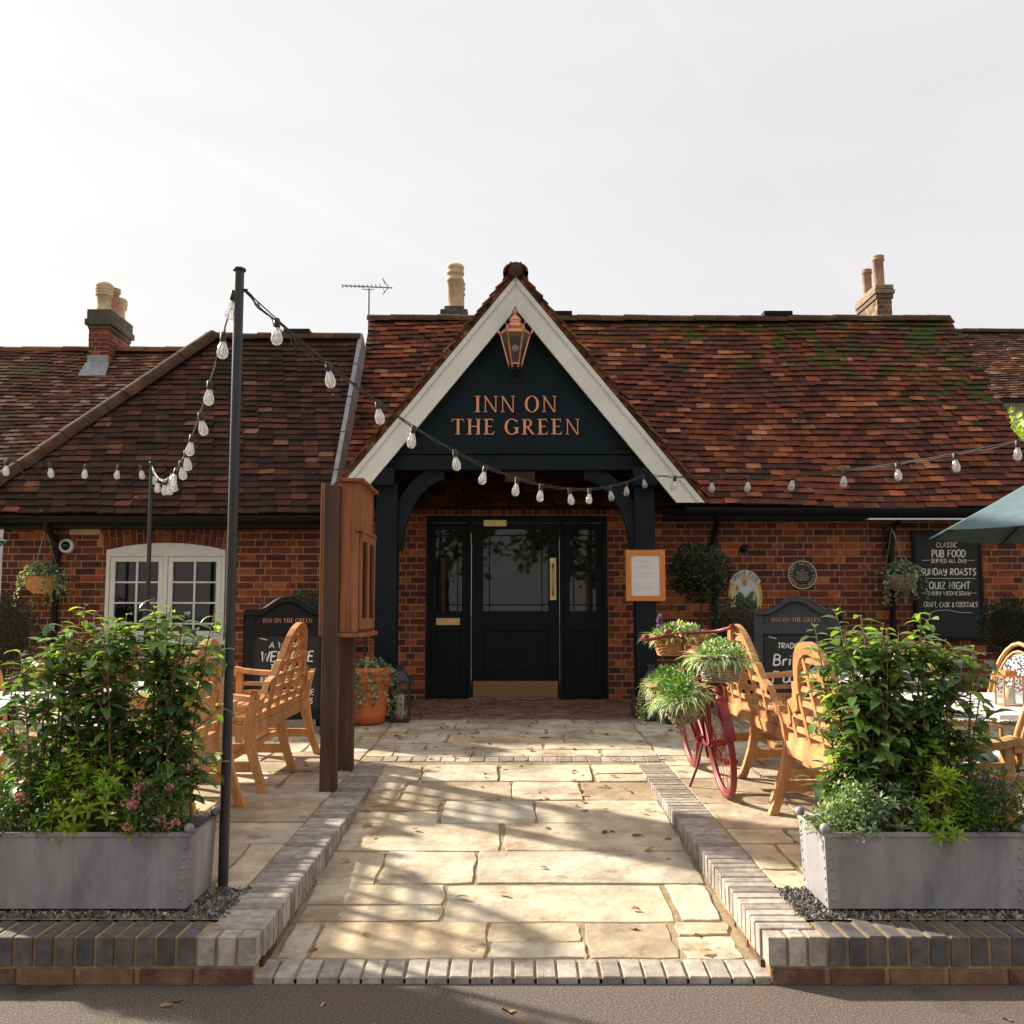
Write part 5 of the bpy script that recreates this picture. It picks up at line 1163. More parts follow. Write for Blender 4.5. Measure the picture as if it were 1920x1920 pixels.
# ---- zinc planters
def planter(x0, x1, label):
    y0, y1 = 4.30, 4.68; zb = T(4.4)+.012; zt = P(0,1566,4.30).z
    p = thing('zinc_planter', label, 'planter', ((x0+x1)/2, 4.48, zb), 'riveted zinc planters'); tp = .012
    m = MB(); w_ = .012
    vs = [(x0+tp,y0+tp,zb),(x1-tp,y0+tp,zb),(x1-tp,y1-tp,zb),(x0+tp,y1-tp,zb),(x0,y0,zt),(x1,y0,zt),(x1,y1,zt),(x0,y1,zt)]
    vi = [(x0+w_,y0+w_,zt),(x1-w_,y0+w_,zt),(x1-w_,y1-w_,zt),(x0+w_,y1-w_,zt),(x0+w_+.02,y0+w_+.02,zt-.08),(x1-w_-.02,y0+w_+.02,zt-.08),(x1-w_-.02,y1-w_-.02,zt-.08),(x0+w_+.02,y1-w_-.02,zt-.08)]
    m.add(vs, [(0,3,2,1),(0,1,5,4),(1,2,6,5),(2,3,7,6),(3,0,4,7)]); m.add(vs[4:]+vi[:4], [(0,1,5,4),(1,2,6,5),(2,3,7,6),(3,0,4,7)]); m.add(vi, [(0,1,5,4),(1,2,6,5),(2,3,7,6),(3,0,4,7)])
    bd = m.build('body', m_zinc, p)
    m = MB(); m.tube([(x0,y0,zt+.002),(x1,y0,zt+.002),(x1,y1,zt+.002),(x0,y1,zt+.002)], .0105, 10, closed=True); m.build('rolled_rim', m_zinc, p)
    for cx in (x0+.005, x1-.005):
        for cy in (y0+.005, y1-.005): b_ = MB(); b_.sphere((cx,cy,zt+.026), .021, 16, 10); b_.build('ball_finial', m_zinc, p)
    m = MB()
    for k in range(6):
        z = zb+.035+k*(zt-zb-.06)/5.6; f_ = (z-zb)/(zt-zb); xx0, xx1, yy0 = x0+tp*(1-f_), x1-tp*(1-f_), y0+tp*(1-f_)
        for cx in (xx0+.022, xx1-.022): m.sphere((cx,yy0,z), .0095, 10, 6, 0, (1,.5,1))
        for cy in (yy0+.02, y1-.03):
            for cx in (xx0, xx1): m.sphere((cx,cy,z), .0095, 10, 6, 0, (.5,1,1))
    m.build('rivets', m_zinc, bd)
    m = MB(); m.box(x0+.03, x1-.03, y0+.03, y1-.03, zt-.10, zt-.035); m.build('soil', m_soil, p)
    m = MB()
    for cx in (x0+.06, x1-.12): m.box(cx, cx+.06, y0+.03, y1-.03, zb-.03, zb-.001)
    m.build('foot', m_iron, p)
    return zt
ZP = planter(-2.25, -1.318, 'long grey zinc planter left of the path with bushes in it'); planter(1.278, 2.105, 'grey zinc planter right of the path with its left end in sun')

# ---- floor lanterns with candles
def floor_lantern(x, y, w_, label):
    z0 = T(y)+.004; H = .36; l = thing('candle_lantern', label, 'lantern', (x,y,z0), 'black candle lanterns by the door')
    m = MB(); h2 = w_/2
    m.box(x-h2, x+h2, y-h2, y+h2, z0, z0+.018)
    for sx_ in (-1,1):
        for sy_ in (-1,1): m.box(x+sx_*h2-(.012 if sx_ > 0 else 0), x+sx_*h2+(.012 if sx_ < 0 else 0), y+sy_*h2-(.012 if sy_ > 0 else 0), y+sy_*h2+(.012 if sy_ < 0 else 0), z0+.018, z0+H)
    for s_ in (-1,1):
        m.box(x-h2+.012, x+h2-.012, y+s_*h2-(.012 if s_ > 0 else 0), y+s_*h2+(.012 if s_ < 0 else 0), z0+H-.014, z0+H)
    m.build('frame', m_iron, l)
    m = MB(); m.lathe([(h2*1.50,z0+H+.001),(h2*1.50,z0+H+.012),(h2*.72,z0+H+.085),(h2*.5,z0+H+.10),(h2*.5,z0+H+.14)], (x,y,0), 4, 0, False, a0=math.pi/4)
    m.lathe([(h2*.62,z0+H+.14),(h2*.62,z0+H+.152),(.001,z0+H+.156)], (x,y,0), 4, 0, False, a0=math.pi/4); m.build('lid', m_iron, l)
    m = MB()
    for s_ in (-1,1): m.add([(x-h2+.01,y+s_*(h2-.006),z0+.018),(x+h2-.01,y+s_*(h2-.006),z0+.018),(x+h2-.01,y+s_*(h2-.006),z0+H-.012),(x-h2+.01,y+s_*(h2-.006),z0+H-.012)], [(0,1,2,3)]); m.add([(x+s_*(h2-.006),y-h2+.01,z0+.018),(x+s_*(h2-.006),y+h2-.01,z0+.018),(x+s_*(h2-.006),y+h2-.01,z0+H-.012),(x+s_*(h2-.006),y-h2+.01,z0+H-.012)], [(0,1,2,3)])
    m.build('glass', m_lglass, l)
    m = MB(); m.lathe([(.001,z0+.02),(.04,z0+.02),(.04,z0+.235),(.034,z0+.245),(.001,z0+.238)], (x-.005,y,0), 20); m.tube([(x-.005,y,z0+.235),(x-.003,y,z0+.26)], .002, 5, 1)
    cd = m.build('candle', [m_candle, m_iron], l)
floor_lantern(-1.035, 9.62, .175, 'black candle lantern by the left porch post, beside the terracotta pot')
floor_lantern(1.30, 9.68, .17, 'black candle lantern at the right porch post, left one of the pair'); floor_lantern(1.49, 9.50, .17, 'black candle lantern right of its twin, behind the bicycle baskets')

# ---- terracotta pot
def clay_pot(x, y, r, h, label, name='terracotta_pot', cat='pot', mat=None):
    z0 = T(y)+.004; p = thing(name, label, cat, (x,y,z0))
    m = MB(); m.lathe([(.001,z0),(r*.70,z0),(r*.76,z0+h*.12),(r*.80,z0+h*.16),(r*.78,z0+h*.19),(r*.90,z0+h*.62),(r*.93,z0+h*.74),(r*.97,z0+h*.76),(r*.97,z0+h*.80),(r*.93,z0+h*.83),(r*.95,z0+h*.88),(r*1.02,z0+h*.93),(r*1.03,z0+h*.98),(r*.98,z0+h),(r*.90,z0+h),(r*.88,z0+h*.86)], (x,y,0), 40); m.build('body', mat or m_terra, p)
    m = MB(); m.lathe([(.001,z0+h*.9),(r*.88,z0+h*.88)], (x,y,0), 24); m.build('soil', m_soil, p); return z0+h
ZT = clay_pot(-1.335, 9.50, .235, .50, 'large orange terracotta pot with trailing ivy behind the timber posts')

# ---- parasol right (and the tip of another at the left edge)
def parasol(cx, cy, rr, zr, zp, label, rot=0, n=8):
    p = thing('parasol', label, 'parasol', (cx,cy,T(cy)), 'grey-blue parasols'); m = MB(); vs = [(cx,cy,zp)]; rows = 5
    for j in range(1, rows+1):
        for k in range(n*4):
            an = rot+k*2*math.pi/(n*4); q = (k % 4)/4; e = rr*j/rows*(math.cos(math.pi/n)/math.cos(((k % 4)/4-.5)*2*math.pi/n)); z = zp-(zp-zr)*(j/rows)-.05*math.sin(math.pi*q)*(j/rows)-.02*math.sin(math.pi*j/rows)
            vs.append((cx+e*math.cos(an), cy+e*math.sin(an), z + (.035*math.sin(math.pi*q) if j == rows else 0)))
    K_ = n*4; fs = [(0,1+k,1+(k+1)%K_) for k in range(K_)]
    for j in range(rows-1): fs += [(1+j*K_+k, 1+(j+1)*K_+k, 1+(j+1)*K_+(k+1)%K_, 1+j*K_+(k+1)%K_) for k in range(K_)]
    m.add(vs, fs, 0, False); c = m.build('canopy', m_fab, p); so_ = c.modifiers.new('thick', 'SOLIDIFY'); so_.thickness = .004
    for k in range(n): an = rot+k*2*math.pi/n; r_ = MB(); r_.tube([(cx,cy,zp-.06),(cx+rr*.98*math.cos(an),cy+rr*.98*math.sin(an),zr-.02)], .009, 6); r_.build('rib', m_iron, p)
    m = MB(); m.tube([(cx,cy,T(cy)),(cx,cy,zp+.06)], .024, 12); m.build('pole', m_teak, p)
    m = MB(); m.lathe([(.001,T(cy)+.07),(.06,T(cy)+.07),(.25,T(cy)+.05),(.28,T(cy)+.004)], (cx,cy,0), 24); m.build('base', m_iron, p)
tp_ = P(1767,994,8.6)
parasol(tp_.x+1.42, 8.75, 1.42, tp_.z, tp_.z+.78, 'grey-blue parasol whose tip reaches in from the right edge', rot=math.pi+R(8))
tp_ = P(12,1004,9.6); parasol(tp_.x-1.40, 9.4, 1.42, tp_.z-.05, tp_.z+.62, 'grey-blue parasol just showing at the left edge', rot=R(9))

# ---- marble tables and rattan chairs
def table(x, y, w_, d_, h, label):
    z0 = T(y); t = thing('marble_table', label, 'table', (x,y,z0), 'marble topped tables'); m = MB(); m.box(x-w_/2, x+w_/2, y-d_/2, y+d_/2, z0+h-.022, z0+h); m.build('tabletop', m_marble, t, bevel=.004)
    m = MB(); m.tube([(x,y,z0+.02),(x,y,z0+h-.024)], .03, 12); m.box(x-.2, x+.2, y-.02, y+.02, z0+h-.045, z0+h-.023); m.box(x-.25, x+.25, y-.03, y+.03, z0+.003, z0+.03); m.box(x-.03, x+.03, y-.25, y-.031, z0+.003, z0+.03); m.box(x-.03, x+.03, y+.031, y+.25, z0+.003, z0+.03); m.build('pedestal', m_iron, t)
    return z0+h
zt_ = table(2.84, 5.62, 1.06, 1.40, .68, 'white marble table at the right edge with a small copper lantern')
table(-2.98, 5.65, .90, 1.2, .69, 'white marble table at the left edge behind the left shrub')
table(-2.35, 6.9, .70, 1.1, .62, 'low pale table between the left benches and the chalk sign')
table(2.55, 7.3, .70, 1.1, .66, 'pale table behind the right-hand benches')
def rattan(x, y, rz, label):
    c = thing('bistro_chair', label, 'chair', (x,y,T(y)), 'rattan bistro chairs', rz)
    arch = lambda w_, z0, z1, yy: [(-w_,yy,z0)]+[(-w_*math.cos(math.pi*i/14), yy-.10*((z0+(z1-z0)*math.sin(math.pi*i/14))-z0)/.5, z0+(z1-z0)*math.sin(math.pi*i/14)) for i in range(15)]+[(w_,yy,z0)]
    m = MB(); m.tube(arch(.20,.46,.92,-.19), .015, 10); m.tube(arch(.165,.47,.87,-.19), .010, 8); m.build('back_frame', m_rattan, c, local=True)
    m = MB(); a = arch(.16,.48,.86,-.188); n = len(a); m.add(a, [tuple(range(n))]); bk_ = m.build('back_panel', m_navyw, c, local=True)
    m = MB(); m.box(-.20, .20, -.19, .20, .445, .462); m.build('seat', m_navyw, c, local=True, bevel=.01)
    m = MB(); m.tube([(-.20,-.19,.44),(.20,-.19,.44),(.21,.20,.44),(-.21,.20,.44)], .016, 8, closed=True); m.build('seat_frame', m_rattan, c, local=True)
    for sx_, sy_ in ((-1,-1),(1,-1),(1,1),(-1,1)): m = MB(); m.tube([(sx_*.19,sy_*.185,.45),(sx_*.205,sy_*.22,0)], .014, 8); m.build('leg', m_rattan, c, local=True)
    return c
r0 = rattan(3.07, 6.62, R(118), 'rattan bistro chair with blue and white weave behind the marble table')
dup(r0, (2.72, 6.62, T(6.62)), R(195), 'rattan bistro chair glimpsed through the top of the right shrub'); dup(r0, (2.42, 4.95, T(4.95)), R(10), 'rattan bistro chair hidden low behind the right planter flowers')
dup(r0, (-3.30, 6.30, T(6.3)), R(205), 'rattan bistro chair whose curved back shows at the left edge')
# cushion on the near right chair, lantern on the table
m = MB(); m.box(2.27, 2.57, 4.80, 5.08, T(5)+.465, T(5)+.53); m_stripe = M('striped_cushion', [(0,(.02,.02,.03)),(.45,(.03,.03,.04)),(.55,(.5,.5,.48)),(1,(.6,.6,.58))], scale=22, detail=0, rough=.9, stretch=(3,.15,.15))
tag(m.build('seat_cushion', m_stripe, org=Vector((2.46,5.0,T(5)+.465)), bevel=.02), 'dark striped cushion on the chair behind the right planter', 'cushion')
x, y, z = 2.60, 5.42, zt_; tl = thing('table_lantern', 'small copper-framed glass lantern on the right marble table', 'lantern', (x,y,z+.002)); m = MB(); h2, H = .05, .15; z += .002
for sx_ in (-1,1):
    for sy_ in (-1,1): m.bar((x+sx_*h2,y+sy_*h2,z),(x+sx_*h2,y+sy_*h2,z+H), .007, .007)
for zz in (z+.003, z+H):
    for a, b in (((-1,-1),(1,-1)),((1,-1),(1,1)),((1,1),(-1,1)),((-1,1),(-1,-1))): m.bar((x+a[0]*h2,y+a[1]*h2,zz),(x+b[0]*h2,y+b[1]*h2,zz), .007, .006)
m.lathe([(h2*.9,z+H+.004),(h2*.8,z+H+.03),(.001,z+H+.032)], (x,y,0), 4, 0, False, a0=math.pi/4); m.build('frame', m_orange, tl)
m = MB(); m.lathe([(.001,z+.006),(.028,z+.006),(.028,z+.09),(.001,z+.09)], (x,y,0), 16); m.build('candle', m_candle, tl)
m = MB(); m.lathe([(h2*1.38,z+.005),(h2*1.38,z+H)], (x,y,0), 4, 0, False, a0=math.pi/4); m.build('glass', m_lglass, tl)

# ---- red bicycle (local: rolls along +Y, leaning)
def bicycle():
    bz = T(6.4); b = thing('bicycle', 'old bicycle painted all red, leaning on its kickstand and hung with flower baskets', 'bicycle', (1.318, 6.42, bz), None, R(3))
    b.rotation_euler = (math.atan(K), R(-7), R(1))
    rw, yf = .34, 1.02
    ring = lambda cy, r, n=40: [(0, cy+r*math.cos(2*math.pi*i/n), rw+r*math.sin(2*math.pi*i/n)) for i in range(n)]
    for cy, st in ((0,0),(yf,1)):
        m = MB(); m.tube(ring(cy, rw-.02), .020, 10, closed=True); wh = m.build('wheel', m_red, b, local=True)
        m = MB(); m.tube(ring(cy, rw-.045), .012, 8, closed=True); m.build('rim', m_red, wh, local=True)
        m = MB(); m.tube([(-.055,cy,rw),(.055,cy,rw)], .022, 12); 
        for k in range(28):
            an = k*2*math.pi/28; s_ = -1 if k % 2 else 1; m.tube([(s_*.03, cy+.02*math.cos(an+.6), rw+.02*math.sin(an+.6)), (0, cy+(rw-.045)*math.cos(an), rw+(rw-.045)*math.sin(an))], .0014, 4)
        m.build('spokes', m_red, wh, local=True)
        m = MB(); a0, a1 = (R(10), R(205)) if not st else (R(35), R(190)); n = 20; vs = []
        for i in range(n+1):
            an = math.pi - (a0+(a1-a0)*i/n) + (math.pi*.0)
            for k in range(7):
                q = (k/6-.5)*2; rr = rw+.022-.020*q*q; vs.append((.032*q, cy-math.cos(math.pi-an)*rr*(1), rw+math.sin(an)*rr))
        m.add(vs, [(i*7+k, i*7+k+1, (i+1)*7+k+1, (i+1)*7+k) for i in range(n) for k in range(6)], 0, True)
        fo = m.build('mudguard', m_red, b, local=True); s2 = fo.modifiers.new('thick','SOLIDIFY'); s2.thickness = .003
    bb = (0,.44,.29); st_ = (0,.30,.78); hd0, hd1 = (0,.87,.62), (0,.82,.86)
    m = MB(); m.tube([bb,st_], .015, 10); m.tube([bb,hd0], .015, 10); m.tube([(0,.40,.42),(0,.84,.76)], .014, 10); m.tube([hd0,hd1], .019, 10)
    for s_ in (-1,1):
        m.tube([(s_*.015,.44,.29),(s_*.05,.2,.30),(s_*.062,0,.34)], .010, 8); m.tube([(s_*.012,.31,.72),(s_*.05,.12,.46),(s_*.062,0,.34)], .008, 8)
        m.tube([(s_*.02,.88,.60),(s_*.05,.94,.48),(s_*.058,1.02,.34)], .011, 8)
    m.tube([(-.06,.44,.29),(.06,.44,.29)], .022, 12); m.build('frame', m_red, b, local=True)
    m = MB(); m.tube([hd1,(0,.81,.93)], .013, 10); m.tube([(0,.81,.93),(0,.86,.95)], .013, 10)
    pts = [(-.29,.50,.995),(-.30,.60,.98),(-.29,.70,.965),(-.24,.79,.95),(-.12,.86,.95),(0,.87,.955),(.12,.86,.95),(.24,.79,.95),(.29,.70,.965),(.30,.60,.98),(.29,.50,.995)]
    hbm = m
    P3 = [Vector(p) for p in pts]; out_ = []
    for i in range(len(P3)-1):
        a, q, c, d = P3[max(i-1,0)], P3[i], P3[i+1], P3[min(i+2,len(P3)-1)]
        for k in range(4): t = k/4; out_.append(.5*((2*q)+(-a+c)*t+(2*a-5*q+4*c-d)*t*t+(-a+3*q-3*c+d)*t**3))
    out_.append(P3[-1]); hbm.tube(out_, .013, 10)
    hb_ = hbm.build('handlebar', m_red, b, local=True)
    for s_ in (-1,1): m = MB(); m.tube([(s_*.29,.50,.995),(s_*.30,.60,.98)], .017, 10); m.build('grip', m_red, hb_, local=True)
    m = MB(); m.sphere((-.09,.84,.985), .028, 12, 8, 0, (1,1,.7)); m.build('bell', m_red, hb_, local=True)
    m = MB(); m.tube([(0,.30,.76),(0,.285,.86)], .012, 8); m.sphere((0,.24,.885), .1, 14, 8, 0, (.85,1.05,.3)); m.sphere((0,.38,.885), .05, 12, 8, 0, (.6,1.6,.45)); m.build('saddle', m_red, b, local=True)
    m = MB()
    for s_ in (-1,1): m.tube([(s_*.06,.30,.70),(s_*.06,-.16,.70)], .006, 6); m.tube([(s_*.062,-.10,.70),(s_*.062,0,.34)], .005, 6)
    for k in range(4): m.tube([(-.06,.25-.13*k,.70),(.06,.25-.13*k,.70)], .005, 6)
    m.build('rear_rack', m_red, b, local=True)
    m = MB(); m.tube([(.045+0.0, .44+.0, .29)]+[(.045, .44+.09*math.cos(a), .29+.09*math.sin(a)) for a in ()]+[(.046,.44,.29)], .01, 6)
    m.tube([(.045,.44+.09*math.cos(2*math.pi*i/24),.29+.09*math.sin(2*math.pi*i/24)) for i in range(24)], .006, 6, closed=True)
    m.bar((.06,.44,.29),(.075,.37,.14), .018, .010); m.bar((-.06,.44,.29),(-.075,.51,.44), .018, .010); m.box(.08, .17, .33, .41, .13, .15); m.box(-.17, -.08, .47, .55, .43, .45); m.build('crankset', m_red, b, local=True)
    m = MB(); m.tube([(-.04,.36,.28),(-.10,.345,.13),(-.165,.33,.02-.165*math.tan(R(7))*0)], .009, 8); m.box(-.19,-.14,.31,.35,-.002,.012); m.build('kickstand', m_red, b, local=True)
    return b
bike = bicycle()

# ---- wicker baskets
def woven(name, label, c, a, bb, h, taper, mat, tilt=0, yaw=0, rows=10, group='wicker baskets on the bicycle', square=0, tilty=0):
    """truncated oval basket; a,b = top half axes; c = centre of the bottom"""
    o = thing(name, label, 'basket', c, group); Mx = Matrix.Translation(c) @ Matrix.Rotation(yaw, 4, 'Z') @ Matrix.Rotation(tilty, 4, 'Y') @ Matrix.Rotation(tilt, 4, 'X')
    n = 72; st = 18; p = 1 if not square else .45
    def pt(an, f, off):
        ca, sa = math.cos(an), math.sin(an); r_ = 1/((abs(ca)**(2/p)+abs(sa)**(2/p))**(p/2)); k = taper+(1-taper)*f
        return Vector((ca*r_*(a*k+off), sa*r_*(bb*k+off), h*f))
    m = MB()
    for r in range(rows):
        f = (r+.5)/rows; sg = r % 2
        m.tube([Mx @ pt(2*math.pi*i/n, f+.008*math.sin(i*.7+r), .005*math.sin(st/2*2*math.pi*i/n+math.pi*sg)) for i in range(n)], h/rows*.50, 6, closed=True)
    m.build('weave', mat, o)
    m = MB()
    for k in range(st): an = 2*math.pi*k/st; m.tube([Mx @ pt(an, 0, 0), Mx @ pt(an, 1, 0)], .0045, 6)
    m.tube([Mx @ (pt(2*math.pi*i/n, 1.0, .006*math.sin(i*1.9))+Vector((0,0,.004*math.cos(i*1.9)))) for i in range(n)], .008, 6, closed=True); m.tube([Mx @ (pt(2*math.pi*i/n, 1.0, -.006*math.sin(i*1.9))+Vector((0,0,-.004*math.cos(i*1.9)))) for i in range(n)], .007, 6, closed=True)
    m.build('rim', mat, o)
    m = MB(); ring_ = [Mx @ pt(2*math.pi*i/24, .86, -.008) for i in range(24)]; m.add(ring_, [tuple(range(24))]); low = [Mx @ pt(2*math.pi*i/24, .04, -.006) for i in range(24)]; m.add(low, [tuple(range(24))[::-1]]); m.build('soil', m_soil, o)
    return Mx
# photo positions of the four baskets
c1 = P(1351,1278,6.36); BK1 = woven('wicker_basket', 'grey wicker basket high on the right side of the bicycle rack', (c1.x-.0,6.36,c1.z), .135, .17, .155, .74, m_weave)
c2 = P(1302,1350,6.36); BK2 = woven('wicker_basket', 'grey wicker basket tilted and hanging low on the left of the bicycle', (c2.x-.03,6.36,c2.z+.015), .135, .16, .15, .72, m_weave, tilty=R(-24), tilt=R(8))
c3 = P(1275,1229,7.38); BK3 = woven('wicker_basket', 'honey wicker basket in front of the bicycle handlebars', (c3.x,7.38,c3.z), .185, .12, .13, .80, m_weaveo, rows=12, square=1)
c4 = P(1272,1300,7.0); BK4 = woven('wicker_basket', 'honey wicker tray in the middle of the bicycle between the grey baskets', (c4.x,6.82,c4.z-.01), .21, .15, .11, .85, m_weaveo, rows=10, square=1, tilty=R(-10))
# ================================================================== plants
def leafmat(name, cols, rough=.42, tr=.22, spec=.5, scale=0, mixn=None): return M(name, cols, 'island', scale=scale, rough=rough, trans=tr, spec=spec, mixn=mixn)
m_laurel = leafmat('laurel_leaf', [(0,(.038,.075,.030)),(.4,(.068,.125,.042)),(.7,(.105,.185,.056)),(.9,(.17,.27,.07)),(1,(.26,.36,.09))], rough=.30, tr=.36, spec=.6)
m_laurelnew = leafmat('laurel_leaf_new', [(0,(.10,.20,.02)),(1,(.22,.32,.05))], rough=.38, tr=.45)
m_choisya = leafmat('choisya_leaf', [(0,(.12,.22,.025)),(.5,(.24,.36,.035)),(1,(.42,.48,.08))], rough=.4, tr=.45)
m_small = leafmat('small_leaf', [(0,(.03,.08,.02)),(.6,(.06,.14,.035)),(1,(.15,.25,.07))], rough=.5, tr=.3)
m_pale = leafmat('variegated_leaf', [(0,(.05,.11,.05)),(.5,(.16,.25,.13)),(1,(.42,.48,.34))], rough=.5, tr=.3)
m_spider = leafmat('spider_plant_leaf', [(0,(.08,.17,.07)),(.4,(.20,.31,.17)),(.7,(.42,.50,.36)),(1,(.62,.66,.55))], rough=.45, tr=.35)
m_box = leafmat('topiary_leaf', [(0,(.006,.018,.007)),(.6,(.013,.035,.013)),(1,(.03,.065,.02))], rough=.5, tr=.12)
m_ivy = leafmat('ivy_leaf', [(0,(.04,.09,.03)),(.5,(.12,.19,.08)),(1,(.38,.42,.28))], rough=.5, tr=.25)
m_fern = leafmat('fern_leaf', [(0,(.03,.08,.015)),(1,(.09,.16,.03))], rough=.5, tr=.35)
m_stem = M('stem_brown', [(0,(.09,.05,.025)),(1,(.19,.11,.06))], scale=20, rough=.8)
m_stemr = M('stem_reddish', [(0,(.18,.08,.05)),(1,(.30,.16,.10))], scale=20, rough=.6)
m_pink = M('petal_pink', [(0,(.48,.16,.20)),(1,(.66,.36,.38))], 'island', scale=0, rough=.7, trans=.2)
m_purple = M('petal_purple', [(0,(.10,.06,.26)),(1,(.24,.17,.45))], 'island', scale=0, rough=.7, trans=.2)
m_cream_p = M('petal_cream', [(0,(.50,.46,.34)),(1,(.68,.62,.50))], 'island', scale=0, rough=.7, trans=.2)
m_dry = M('fallen_leaf', [(0,(.16,.07,.025)),(.5,(.33,.16,.05)),(1,(.48,.28,.10))], 'island', scale=30, rough=.8)
m_bark = M('bark', [(0,(.05,.035,.025)),(1,(.11,.08,.055))], scale=12, rough=.9, bump=.6)

TPL = {}
def tpl(kind):
    if kind in TPL: return TPL[kind]
    if kind == 'laurel': st = [(0,.02),(.18,.62),(.42,1),(.68,.82),(.88,.38),(1,.0)]
    elif kind == 'narrow': st = [(0,.4),(.3,1),(.65,.8),(1,.0)]
    elif kind == 'round': st = [(0,.1),(.35,1),(.7,.85),(1,.05)]
    elif kind == 'ivy': st = [(0,.15),(.22,1.0),(.45,.62),(.62,.66),(1,.0)]
    elif kind == 'petal': st = [(0,.3),(.6,1),(1,.5)]
    TPL[kind] = st; return st
def leaves(mb, items, kind, curl=.6, fold=.25, m=0):
    """items: (pos, dir, normal, length, width[, curl])"""
    st = tpl(kind)
    for it in items:
        p, d, u, L, W = it[:5]; cu = it[5] if len(it) > 5 else curl
        d = d.normalized(); s = d.cross(u)
        if s.length < 1e-4: s = d.orthogonal()
        s.normalize(); u = s.cross(d); vs = []
        pos = Vector(p); a = 0.0; last = 0.0
        for t, w_ in st:
            dt = t-last; last = t; a += cu*dt; dd = d*math.cos(a)-u*math.sin(a); uu = u*math.cos(a)+d*math.sin(a); pos = pos+dd*L*dt
            h = w_*W*.5; vs += [pos+s*h*math.cos(fold)+uu*h*math.sin(fold), pos, pos-s*h*math.cos(fold)+uu*h*math.sin(fold)]
        n = len(st); mb.add(vs, [(3*i+j, 3*i+3+j, 3*i+4+j, 3*i+1+j) for i in range(n-1) for j in (0,1)], m, True)
def rdir(rg, zb=0): 
    v = Vector((rg.gauss(0,1), rg.gauss(0,1), rg.gauss(0,1)+zb)); return v.normalized()

def laurel_shrub(x0, x1, y0, y1, z0, tops, n, label, seed, spreadx=.10, leafL=.090, low=.16, dens=1.0, sunny=0):
    """several upright branching stems with drooping glossy leaves; tops(x)-> top z"""
    rg = random.Random(seed); xm = (x0+x1)/2
    r = thing('laurel_shrub', label, 'shrub', (xm,(y0+y1)/2,z0), 'tall glossy shrubs in the planters'); sm_, lv, nw = MB(), [], []
    for i in range(n):
        f = (i+.5)/n; bx_ = x0+(x1-x0)*f+rg.uniform(-.03,.03); by = rg.uniform(y0, y1)
        tx = xm+(bx_-xm)*(1.0+spreadx*2)+rg.uniform(-.06,.06); ty = by+rg.uniform(-.10,.10); tz = tops(tx)*1.0-rg.uniform(.10,.42) if rg.random() < .45 else tops(tx)+rg.uniform(-.13,.03)
        A, B = Vector((bx_,by,z0)), Vector((tx,ty,tz)); bow = Vector((rg.uniform(-.05,.05),rg.uniform(-.05,.05),0))
        crv = lambda t: A.lerp(B,t)+bow*4*t*(1-t)
        K_ = 16; pts = [crv(t/K_) for t in range(K_+1)]; sm_.tube(pts, [.0075*(1-.75*t/K_) for t in range(K_+1)], 6)
        Ls = (B-A).length
        def twig_leaves(fn, L_, t0, topf):
            k = max(3, int(L_*(1-t0)/.020*dens)); ph = rg.uniform(0, 6)
            for j in range(k):
                t = t0+(1-t0)*(j+.5)/k; p = fn(t); an = ph+j*2.4; up_ = .35+.55*(t-.5 if topf else 0); d = Vector((math.cos(an), math.sin(an), rg.uniform(-.15,.5)+up_*.6)); L2 = leafL*rg.uniform(.75,1.3)*(1 if t < .93 else .75)
                (nw if (topf and t > .93 and rg.random() < .25+sunny) else lv).append((p, d, Vector((0,0,1))+rdir(rg)*.35, L2, L2*rg.uniform(.36,.46), rg.uniform(.5,1.5)))
        twig_leaves(crv, Ls, low, True)
        for b in range(rg.randint(7, 11)):
            t = rg.uniform(max(.12,low-.12), .92); p = crv(t); an = rg.uniform(0, 2*math.pi); L2 = rg.uniform(.10,.22)*(1.15-t*.6); d = Vector((math.cos(an)*.9, math.sin(an)*.7, rg.uniform(.35,1.0))).normalized(); q = p+d*L2
            if q.z > tz-.02: q.z = tz-rg.uniform(.02,.08)
            fn = lambda s_, p=p, q=q: p.lerp(q, s_)+Vector((0,0,.02*s_*s_))
            sm_.tube([fn(k/4) for k in range(5)], [.0032,.0028,.0024,.002,.0014], 5); twig_leaves(fn, L2, .15, rg.random() < .3)
    m = MB(); leaves(m, lv, 'laurel', fold=.22); m.build('foliage', m_laurel, r)
    if nw: m = MB(); leaves(m, nw, 'laurel', fold=.22); m.build('new_growth', m_laurelnew, r)
    sm_.build('stems', m_stemr, r); return r
def bump(x, pts):
    for (a, za), (b, zb) in zip(pts, pts[1:]):
        if a <= x <= b: return za+(zb-za)*(x-a)/(b-a)
    return pts[0][1] if x < pts[0][0] else pts[-1][1]
zs = lambda px, py: (P(px,py,4.5).x, P(px,py,4.5).z)
topL = [zs(-60,1235), zs(20,1240), zs(90,1155), zs(190,1125), zs(260,1125), zs(370,1140), zs(420,1160), zs(470,1205)]
topR = [zs(1460,1290), zs(1490,1160), zs(1550,1150), zs(1640,1155), zs(1740,1160), zs(1810,1185), zs(1850,1235), zs(1880,1330)]
zsoil = ZP-.045
laurel_shrub(-2.16, -1.80, 4.48, 4.64, zsoil, lambda x: bump(x, topL), 14, 'dark glossy shrub at the left end of the left planter', 51, spreadx=.08, dens=1.08)
laurel_shrub(-1.78, -1.40, 4.48, 4.64, zsoil, lambda x: bump(x, topL), 15, 'dark glossy shrub beside the black pole in the left planter', 52, spreadx=.26, dens=1.08)
laurel_shrub(1.42, 1.64, 4.48, 4.62, zsoil, lambda x: bump(x, topR), 15, 'glossy shrub with sunlit leaves at the path end of the right planter', 53, spreadx=.34, sunny=.20, dens=1.08)
